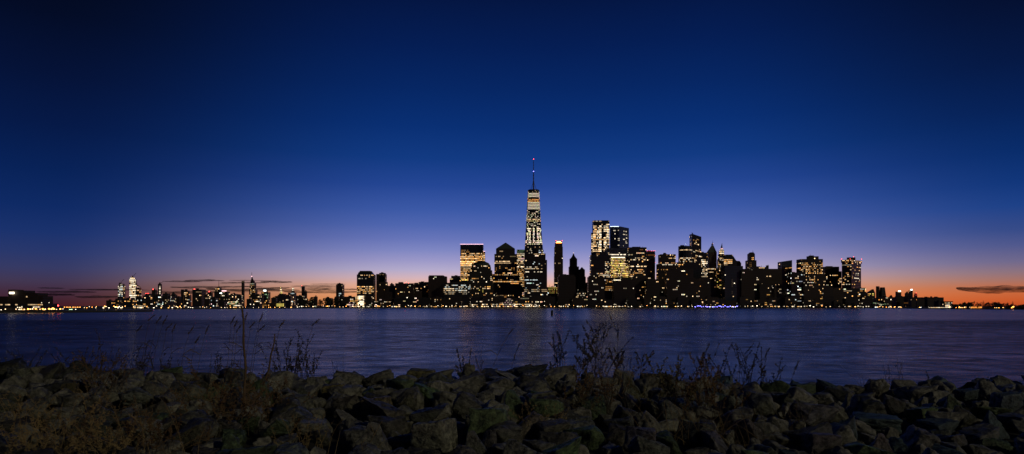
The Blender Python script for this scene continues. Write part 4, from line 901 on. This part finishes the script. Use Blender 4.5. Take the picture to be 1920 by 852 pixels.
# the two dead stalks
def stalk(label, bx, by, tx, ty, r):
    x, Y, z = at_row(bx, by, .2); root = tag(empty('dead_stalk', (x, Y, z)), label, 'stalk')
    tip = Vector((X(tx, Y) - x, 0, Z(ty, Y) - z)); rg = random.Random(4); n = 12
    P = [tip * (i / n) + Vector((.016 * math.sin(i * 1.3) + .05 * math.sin(i / n * 3.1), 0, 0)) for i in range(n + 1)]
    m = MB(); m.tube(P, [r * (1.1 - .45 * i / n) * (1.14 if i % 3 == 0 else 1) for i in range(n + 1)], 8); m.build('stem', PM['bark'], root, merge=True, smooth=True)
    for k in range(3):
        q = P[n - 1 - k * 2]; m = MB(); m.tube([q, q + Vector((rg.choice([-1, 1]) * .05, 0, .07))], [r * .4, r * .15], 5); m.build('twig_stub', PM['bark'], root)
    m = MB(); q = P[-1]
    for _ in range(3): leaflet(m, q, Vector((rg.gauss(0, .3), rg.gauss(0, .3), 1)), .07, .03)
    m.build('broken_tip', PM['bark'], root)
stalk('tall straight dead brown stalk standing upright on the left of the bank', 457, 785, 453.5, 579, .028)
stalk('shorter dead brown stalk leaning to the right beside the upright one', 484, 742, 515, 631, .027)
RD = [(262, 692, 281, 598), (272, 690, 296, 603), (280, 694, 306, 604), (296, 690, 316, 616), (318, 692, 325, 619), (240, 688, 259, 620), (334, 690, 354, 622), (352, 696, 368, 641), (366, 694, 386, 622), (424, 700, 436, 604), (432, 700, 440, 612), (436, 702, 446, 620), (448, 702, 458, 598), (456, 704, 470, 612), (466, 702, 486, 600), (470, 700, 488, 619), (506, 700, 524, 611), (560, 702, 590, 607)]
for i, (a, b, c, d) in enumerate(RD):
    lab = 'lone reed with a large nodding plume, rightmost of the left reeds' if i == 17 else ('feathery reed beside the tall dead stalk' if 9 <= i <= 16 else 'feathery reed in the loose stand left of the tall dead stalk')
    reed(lab, a, b, c, d, 1.25 if i == 17 else 1.1, 40 + i, None if i == 17 else ('reeds beside the tall dead stalk' if 9 <= i <= 16 else 'reeds left of the tall dead stalk'))
reed('single small reed with plume leaning far right, between centre and leaning stalk', 912, 703, 956, 624, .7, 91, None)
weed('tangled dark weeds below the left reeds', 262, 694, 62, 16, .28, seed=2, dens=16)
weed('tangled dark weeds right of the left reeds, at the crest', 318, 694, 40, 16, .3, seed=3, dens=14)
weed('thin weeds at the crest left of the tall stalk', 410, 704, 46, 10, .25, seed=4, dens=16)
weed('leafy dark weeds at the crest right of the leaning stalk', 540, 702, 76, 20, .14, seed=5, dens=44)
weed('drooping leafy weeds at the crest, rightmost of the left group', 580, 700, 58, 10, .22, seed=6, dens=40, droop=.07)
weed('thin pair of bare stems on the crest between weeds and long ochre block', 632, 694, 38, 3, .08, seed=7, dens=3)
weed('single bare stem standing on the crest left of the long ochre block', 643, 690, 44, 1, .03, seed=8, dens=2)
weed('small slender plant with seed head on the crest right of the long ochre block', 862, 700, 55, 4, .07, seed=9, dens=60, leaf=(.05, .022))
weed('pale bent grass blades on the crest right of the slender plant', 915, 716, 50, 6, .18, seed=10, dens=4, mats=('brown', 'brown'))
weed('single stem with one flower head in the middle of the crest', 966, 702, 44, 2, .03, seed=11, dens=14, head=.2)
weed('group of upright seeding spikes left of the largest weed clump', 1036, 706, 60, 4, .06, seed=12, dens=60, head=.5)
weed('pair of tall feathery spikes touching the largest weed clump', 1054, 706, 68, 4, .05, seed=13, dens=70, head=.55)
weed('largest weed clump, tall branching stems with seed heads at the crest', 1130, 712, 92, 26, .42, seed=14, dens=44, branch=3, head=.3, leaf=(.06, .02), droop=.05)
weed('dark undergrowth at the foot of the largest weed clump', 1118, 770, 70, 22, .3, seed=15, dens=24, mats=('dark', 'rust'))
weed('thin weeds right of the pyramid-shaped boulder at the crest', 1192, 706, 64, 8, .22, seed=16, dens=14)
weed('small weeds on the crest between the two large clumps', 1262, 712, 32, 5, .2, seed=17, dens=26)
weed('leafy upright weeds left of the second weed clump', 1322, 712, 58, 7, .15, seed=18, dens=50, leaf=(.06, .025))
weed('second largest weed clump, spreading bare stems with seed heads', 1390, 716, 86, 17, .3, seed=19, dens=56, head=.6, branch=3)
weed('drooping leafy weeds at the right of the second weed clump', 1452, 722, 60, 10, .26, seed=20, dens=36, droop=.06)
weed('fan of fine bare twigs on the right crest', 1642, 716, 58, 12, .42, seed=21, dens=0, branch=3, rad=.005)
weed('sparse thin twigs right of the bare twig fan', 1690, 716, 46, 9, .3, seed=22, dens=6, rad=.005)
weed('single dark flower spike on the right crest', 1748, 712, 30, 1, .02, seed=23, dens=60, head=.7)
weed('tiny drooping sprig on the crest near the right edge', 1838, 708, 18, 3, .5, seed=24, dens=14)
weed('small sprig of dry stems at the far right of the crest', 1865, 712, 18, 3, .2, seed=25, dens=8)
weed('rust and olive leafy weeds covering rocks right of the pyramid-shaped boulder', 1255, 770, 80, 18, .32, seed=26, dens=34, mats=('brown', 'olive'), leaf=(.05, .022))
weed('olive leafy weeds with rusty stems in front of the second weed clump', 1330, 780, 92, 22, .34, seed=27, dens=36, mats=('brown', 'rust'), leaf=(.05, .022))
weed('patch of pale long grass among the rocks below the second weed clump', 1300, 822, 66, 46, .5, name='grass_tuft', cat='grass tuft', seed=28, dens=0, branch=0, mats=('gold', 'gold'), rad=.004, droop=.1)
weed('patch of pale bent grass right of the mauve boulder', 1370, 825, 60, 36, .45, name='grass_tuft', cat='grass tuft', seed=29, dens=0, branch=0, mats=('brown', 'gold'), rad=.004, droop=.1)
weed('feathery golden dry brush in the lower left corner', 150, 862, 105, 40, .55, name='dry_brush', cat='brush', seed=30, dens=46, head=.75, mats=('gold', 'gold'), leaf=(.045, .008), rad=.004, branch=2, droop=.07)
weed('golden dry brush right of the lower left corner brush', 215, 858, 88, 30, .5, name='dry_brush', cat='brush', seed=31, dens=44, head=.75, mats=('gold', 'brown'), leaf=(.045, .008), rad=.004, branch=2, droop=.07)
weed('small brown dry brush between golden brush and dim brown boulder', 300, 845, 60, 22, .5, name='dry_brush', cat='brush', seed=32, dens=34, mats=('brown', 'rust'), leaf=(.04, .012), rad=.004)
weed('rusty brown bush of fine twigs at the foot of the tall stalk', 440, 800, 84, 34, .5, name='dry_brush', cat='brush', seed=33, dens=34, head=.7, mats=('brown', 'rust'), leaf=(.045, .014), rad=.004, branch=3)
weed('rusty brown bush of fine twigs at the foot of the leaning stalk', 492, 772, 64, 26, .5, name='dry_brush', cat='brush', seed=34, dens=30, head=.7, mats=('brown', 'rust'), leaf=(.045, .014), rad=.004, branch=3)
weed('low brown weeds along the left crest', 150, 690, 46, 16, .4, seed=35, dens=22, mats=('dark', 'dark'))
weed('low dark weeds at the left edge of the crest', 40, 690, 50, 18, .4, seed=36, dens=22, mats=('dark', 'dark'))
weed('upright dim weed stems near the left edge of the crest', 190, 690, 70, 6, .14, seed=37, dens=20, mats=('brown', 'dark'))
weed('brown dry weeds among the rocks below the left reeds', 205, 735, 60, 22, .4, seed=38, dens=24, mats=('brown', 'rust'))
weed('short pale twigs on the front rocks left of centre', 682, 858, 46, 5, .4, seed=39, dens=0, mats=('gold', 'gold'), rad=.005)
weed('pale dry grass in the gap left of the broad dark-green boulder', 1050, 780, 50, 16, .5, name='grass_tuft', cat='grass tuft', seed=40, dens=0, branch=0, mats=('brown', 'gold'), rad=.004, droop=.1)
weed('thin pale grass in the gap right of the mossy green block', 1625, 762, 42, 12, .35, name='grass_tuft', cat='grass tuft', seed=41, dens=0, branch=0, mats=('brown', 'gold'), rad=.004, droop=.08)
weed('thin grass in the crevice by the long ochre block', 770, 736, 30, 10, .4, name='grass_tuft', cat='grass tuft', seed=42, dens=0, branch=0, mats=('brown', 'gold'), rad=.004, droop=.08)

TF = [(95, 838, 55, 'feathery golden grass tuft near the bottom left corner, left of the dry brush'), (330, 760, 40, 'dry grass tuft on the left bank below the reeds'), (268, 830, 50, 'pale dry tuft right of the golden dry brush'), (560, 838, 40, 'dry tuft in the bottom row left of the flat pale slab'), (1235, 735, 52, 'tan grass tuft behind the pyramid-shaped boulder'), (1285, 760, 50, 'tan grass tuft among the rusty leafy weeds'), (1350, 742, 46, 'tan grass tuft below the second weed clump'), (1140, 752, 60, 'pale grass tuft at the foot of the largest weed clump'), (1085, 772, 40, 'pale grass tuft below the small ochre boulder'), (400, 760, 44, 'brown grass tuft left of the tall stalk foot'), (1010, 800, 30, 'thin pale tuft behind the flat brown slab'), (1490, 800, 40, 'thin pale tuft left of the wide ledged boulder'), (40, 790, 44, 'dim grass tuft at the left edge'), (180, 770, 46, 'dry grass tuft behind the golden dry brush')]
for i, (a, b, h, lab) in enumerate(TF):
    weed(lab, a, b, h, 26, .38, name='grass_tuft', cat='grass tuft', seed=60 + i, dens=6 if i % 2 else 12, head=.6, branch=1, mats=(('gold', 'gold'), ('brown', 'gold'), ('brown', 'olive'))[i % 3], rad=.0045, droop=.09, leaf=(.045, .009))

# ------------------------------------------------------------------ clouds: thin flat banks low over the horizon
cm, t, p = newmat('cloud_vapour')
tc = t.add('ShaderNodeTexCoord'); mp = t.add('ShaderNodeMapping'); mp.inputs['Scale'].default_value = (3, 1, 1.2); t.l.new(tc.outputs['Object'], mp.inputs['Vector'])
nz = noise_node(t, 1.6, 5, .6, mp.outputs[0])
p.inputs['Base Color'].default_value = (.11, .11, .19, 1); p.inputs['Roughness'].default_value = 1
lw = t.add('ShaderNodeLayerWeight'); lw.inputs[0].default_value = .35
t.l.new(t.math('MULTIPLY', t.mapr(nz, .32, .62, .15, .85), t.mapr(lw.outputs['Facing'], .55, 1.0, 1, 0)), p.inputs['Alpha'])
def cloud(label, x0, x1, y, h, seed, group=None, tilt=0.0):
    Y = 24000; w = X(x1, Y) - X(x0, Y); hh = h * Y / F; rg = random.Random(seed)
    bm = bmesh.new(); bmesh.ops.create_icosphere(bm, subdivisions=5, radius=.5)
    for v in bm.verts:
        q = v.co.copy(); n = noise.noise(Vector((q.x * 5 + seed, q.y * 2, q.z * 1.5))); n2 = noise.noise(Vector((q.x * 14 + seed, q.y * 5, q.z * 3)))
        k = 1 + .55 * n + .3 * n2
        v.co = Vector((q.x * (1 + .1 * n2), q.y, q.z * max(.12, k) + .25 * noise.noise(Vector((q.x * 3 + seed * 2, 3, 0)))))
    me = bpy.data.meshes.new('cloud'); bm.to_mesh(me); bm.free(); me.materials.append(cm); me.polygons.foreach_set('use_smooth', [True] * len(me.polygons))
    o = bpy.data.objects.new('cloud', me); COL.objects.link(o); o.location = ((X(x0, Y) + X(x1, Y)) / 2, Y, Z(y, Y)); o.scale = (w, min(w * .5, 2500), hh); o.rotation_euler = (0, tilt, 0)
    tag(o, label, 'cloud', group)
cloud('single dark lens-shaped cloud low in the orange sky at right', 1796, 1960, 542.3, 12.5, 3)
CS = [(420, 496, 530.5, 2.4), (497, 541, 529, 3.0), (414, 484, 538, 2.4), (400, 552, 544, 6), (491, 538, 540.3, 2.4), (554, 631, 537, 2.4), (570, 628, 540.5, 2.4), (576, 629, 544, 2.6), (542, 672, 548, 4), (646, 672, 543, 2), (314, 370, 528.3, 2.2), (352, 412, 526.5, 2.6), (328, 422, 539, 3.4), (176, 274, 544, 2.4), (300, 420, 548, 4.5), (150, 224, 557, 4), (80, 112, 540.5, 2), (79, 170, 547.5, 3.4), (76, 132, 552.5, 3.6), (140, 224, 543, 2.2), (440, 520, 526.5, 1.4), (590, 640, 533, 1.2)]
for i, (a, b, y, h) in enumerate(CS):
    cloud('thin dark streak of cloud low over the far uptown skyline', a - 8, b + 8, y, h * 1.25, 20 + i, 'thin cloud streaks over the uptown skyline', rng.uniform(-.012, .012))

# ------------------------------------------------------------------ sky
W = bpy.data.worlds.new('World'); scene.world = W; W.use_nodes = True
t = NT(W.node_tree); bg = W.node_tree.nodes['Background']
tc = t.add('ShaderNodeTexCoord'); sep = t.add('ShaderNodeSeparateXYZ'); t.l.new(tc.outputs['Generated'], sep.inputs[0])
az = t.math('ARCTAN2', sep.outputs[0], sep.outputs[1])
ZMAX = .48
fac = t.mapr(sep.outputs[2], 0, ZMAX, 0, 1)
def ramp(stops, sec):
    n = t.add('ShaderNodeValToRGB'); el = n.color_ramp.elements; n.color_ramp.interpolation = 'EASE' if False else 'LINEAR'
    st = []
    for y, c in stops:
        tg = (HY - y) / (F * sec); st.append((max(0, min(1, math.sin(math.atan(tg)) / ZMAX)), lin(c)))
    st.sort()
    el[0].position, el[0].color = st[0][0], st[0][1] + (1,); el[1].position, el[1].color = st[-1][0], st[-1][1] + (1,)
    for a, c in st[1:-1]: e = el.new(a); e.color = c + (1,)
    t.l.new(fac, n.inputs[0]); return n.outputs[0]
MID = [(574, (240, 152, 86)), (560, (241, 157, 98)), (548, (238, 166, 120)), (535, (234, 178, 152)), (522, (212, 179, 186)), (507, (180, 171, 204)), (490, (155, 152, 200)), (470, (126, 134, 194)), (450, (103, 117, 185)), (425, (79, 102, 176)), (395, (58, 88, 166)), (350, (34, 69, 148)), (300, (14, 57, 130)), (240, (5, 46, 115)), (170, (3, 37, 99)), (90, (2, 28, 83)), (0, (2, 20, 65)), (-80, (2, 14, 52))]
LEFT = [(574, (66, 26, 36)), (560, (65, 35, 48)), (545, (66, 43, 62)), (525, (64, 54, 82)), (500, (52, 57, 100)), (470, (38, 54, 107)), (430, (22, 48, 108)), (380, (9, 40, 100)), (310, (3, 32, 87)), (220, (2, 23, 70)), (120, (2, 16, 54)), (0, (1, 9, 36)), (-80, (1, 7, 28))]
RIGHT = [(574, (188, 74, 34)), (562, (200, 90, 44)), (550, (200, 101, 58)), (538, (188, 106, 73)), (525, (165, 113, 102)), (510, (140, 113, 124)), (490, (110, 103, 139)), (460, (78, 87, 140)), (430, (51, 73, 135)), (385, (25, 63, 134)), (340, (11, 52, 121)), (280, (3, 42, 105)), (200, (2, 31, 85)), (110, (2, 22, 66)), (0, (2, 14, 48)), (-80, (1, 10, 36))]
rm_, rl_, rr_ = ramp(MID, 1.0), ramp(LEFT, 1.28), ramp(RIGHT, 1.28)
wl = t.mapr(az, R(-7), R(-36), 0, 1, True); wr = t.mapr(az, R(15), R(40), 0, 1, True)
c = t.mix(wl, rm_, rl_); c = t.mix(wr, c, rr_)
side = t.mapr(t.math('ABSOLUTE', az), R(42), R(150), 1, .45, True)
hs = t.add('ShaderNodeVectorMath', operation='SCALE'); t.l.new(c, hs.inputs[0]); t.l.new(side, hs.inputs['Scale'])
sky = t.add('ShaderNodeTexSky'); sky.sky_type = 'NISHITA'; sky.sun_disc = False; sky.sun_elevation = R(-4); sky.sun_rotation = R(6); sky.altitude = 0
ns = t.add('ShaderNodeVectorMath', operation='SCALE'); t.l.new(sky.outputs[0], ns.inputs[0]); ns.inputs['Scale'].default_value = .02
ad = t.add('ShaderNodeVectorMath', operation='ADD'); t.l.new(hs.outputs[0], ad.inputs[0]); t.l.new(ns.outputs[0], ad.inputs[1])
t.l.new(ad.outputs[0], bg.inputs['Color']); bg.inputs['Strength'].default_value = 1.0

sun = bpy.data.lights.new('moonlight', 'SUN'); sun.energy = .38; sun.angle = R(3); sun.color = (1.0, .92, .62)
so = bpy.data.objects.new('moonlight', sun); COL.objects.link(so)
so.rotation_euler = Vector((-.66, .56, -.42)).to_track_quat('-Z', 'Y').to_euler()

# ------------------------------------------------------------------ camera and render
cam = bpy.data.cameras.new('camera'); cam.sensor_width = 36; cam.lens = 36 * F / 1920; cam.shift_y = (HY - 426) / 1920; cam.clip_end = 120000; cam.clip_start = .1
co = bpy.data.objects.new('camera', cam); co.location = (0, 0, EYE); co.rotation_euler = (R(90), 0, 0); COL.objects.link(co); scene.camera = co
scene.render.engine = 'CYCLES'
scene.view_settings.view_transform = 'Standard'; scene.view_settings.look = 'None'; scene.view_settings.exposure = 0
cy = scene.cycles; cy.use_denoising = True; cy.max_bounces = 5; cy.diffuse_bounces = 2; cy.glossy_bounces = 2; cy.transparent_max_bounces = 12; cy.caustics_reflective = False; cy.caustics_refractive = False; cy.sample_clamp_indirect = .7
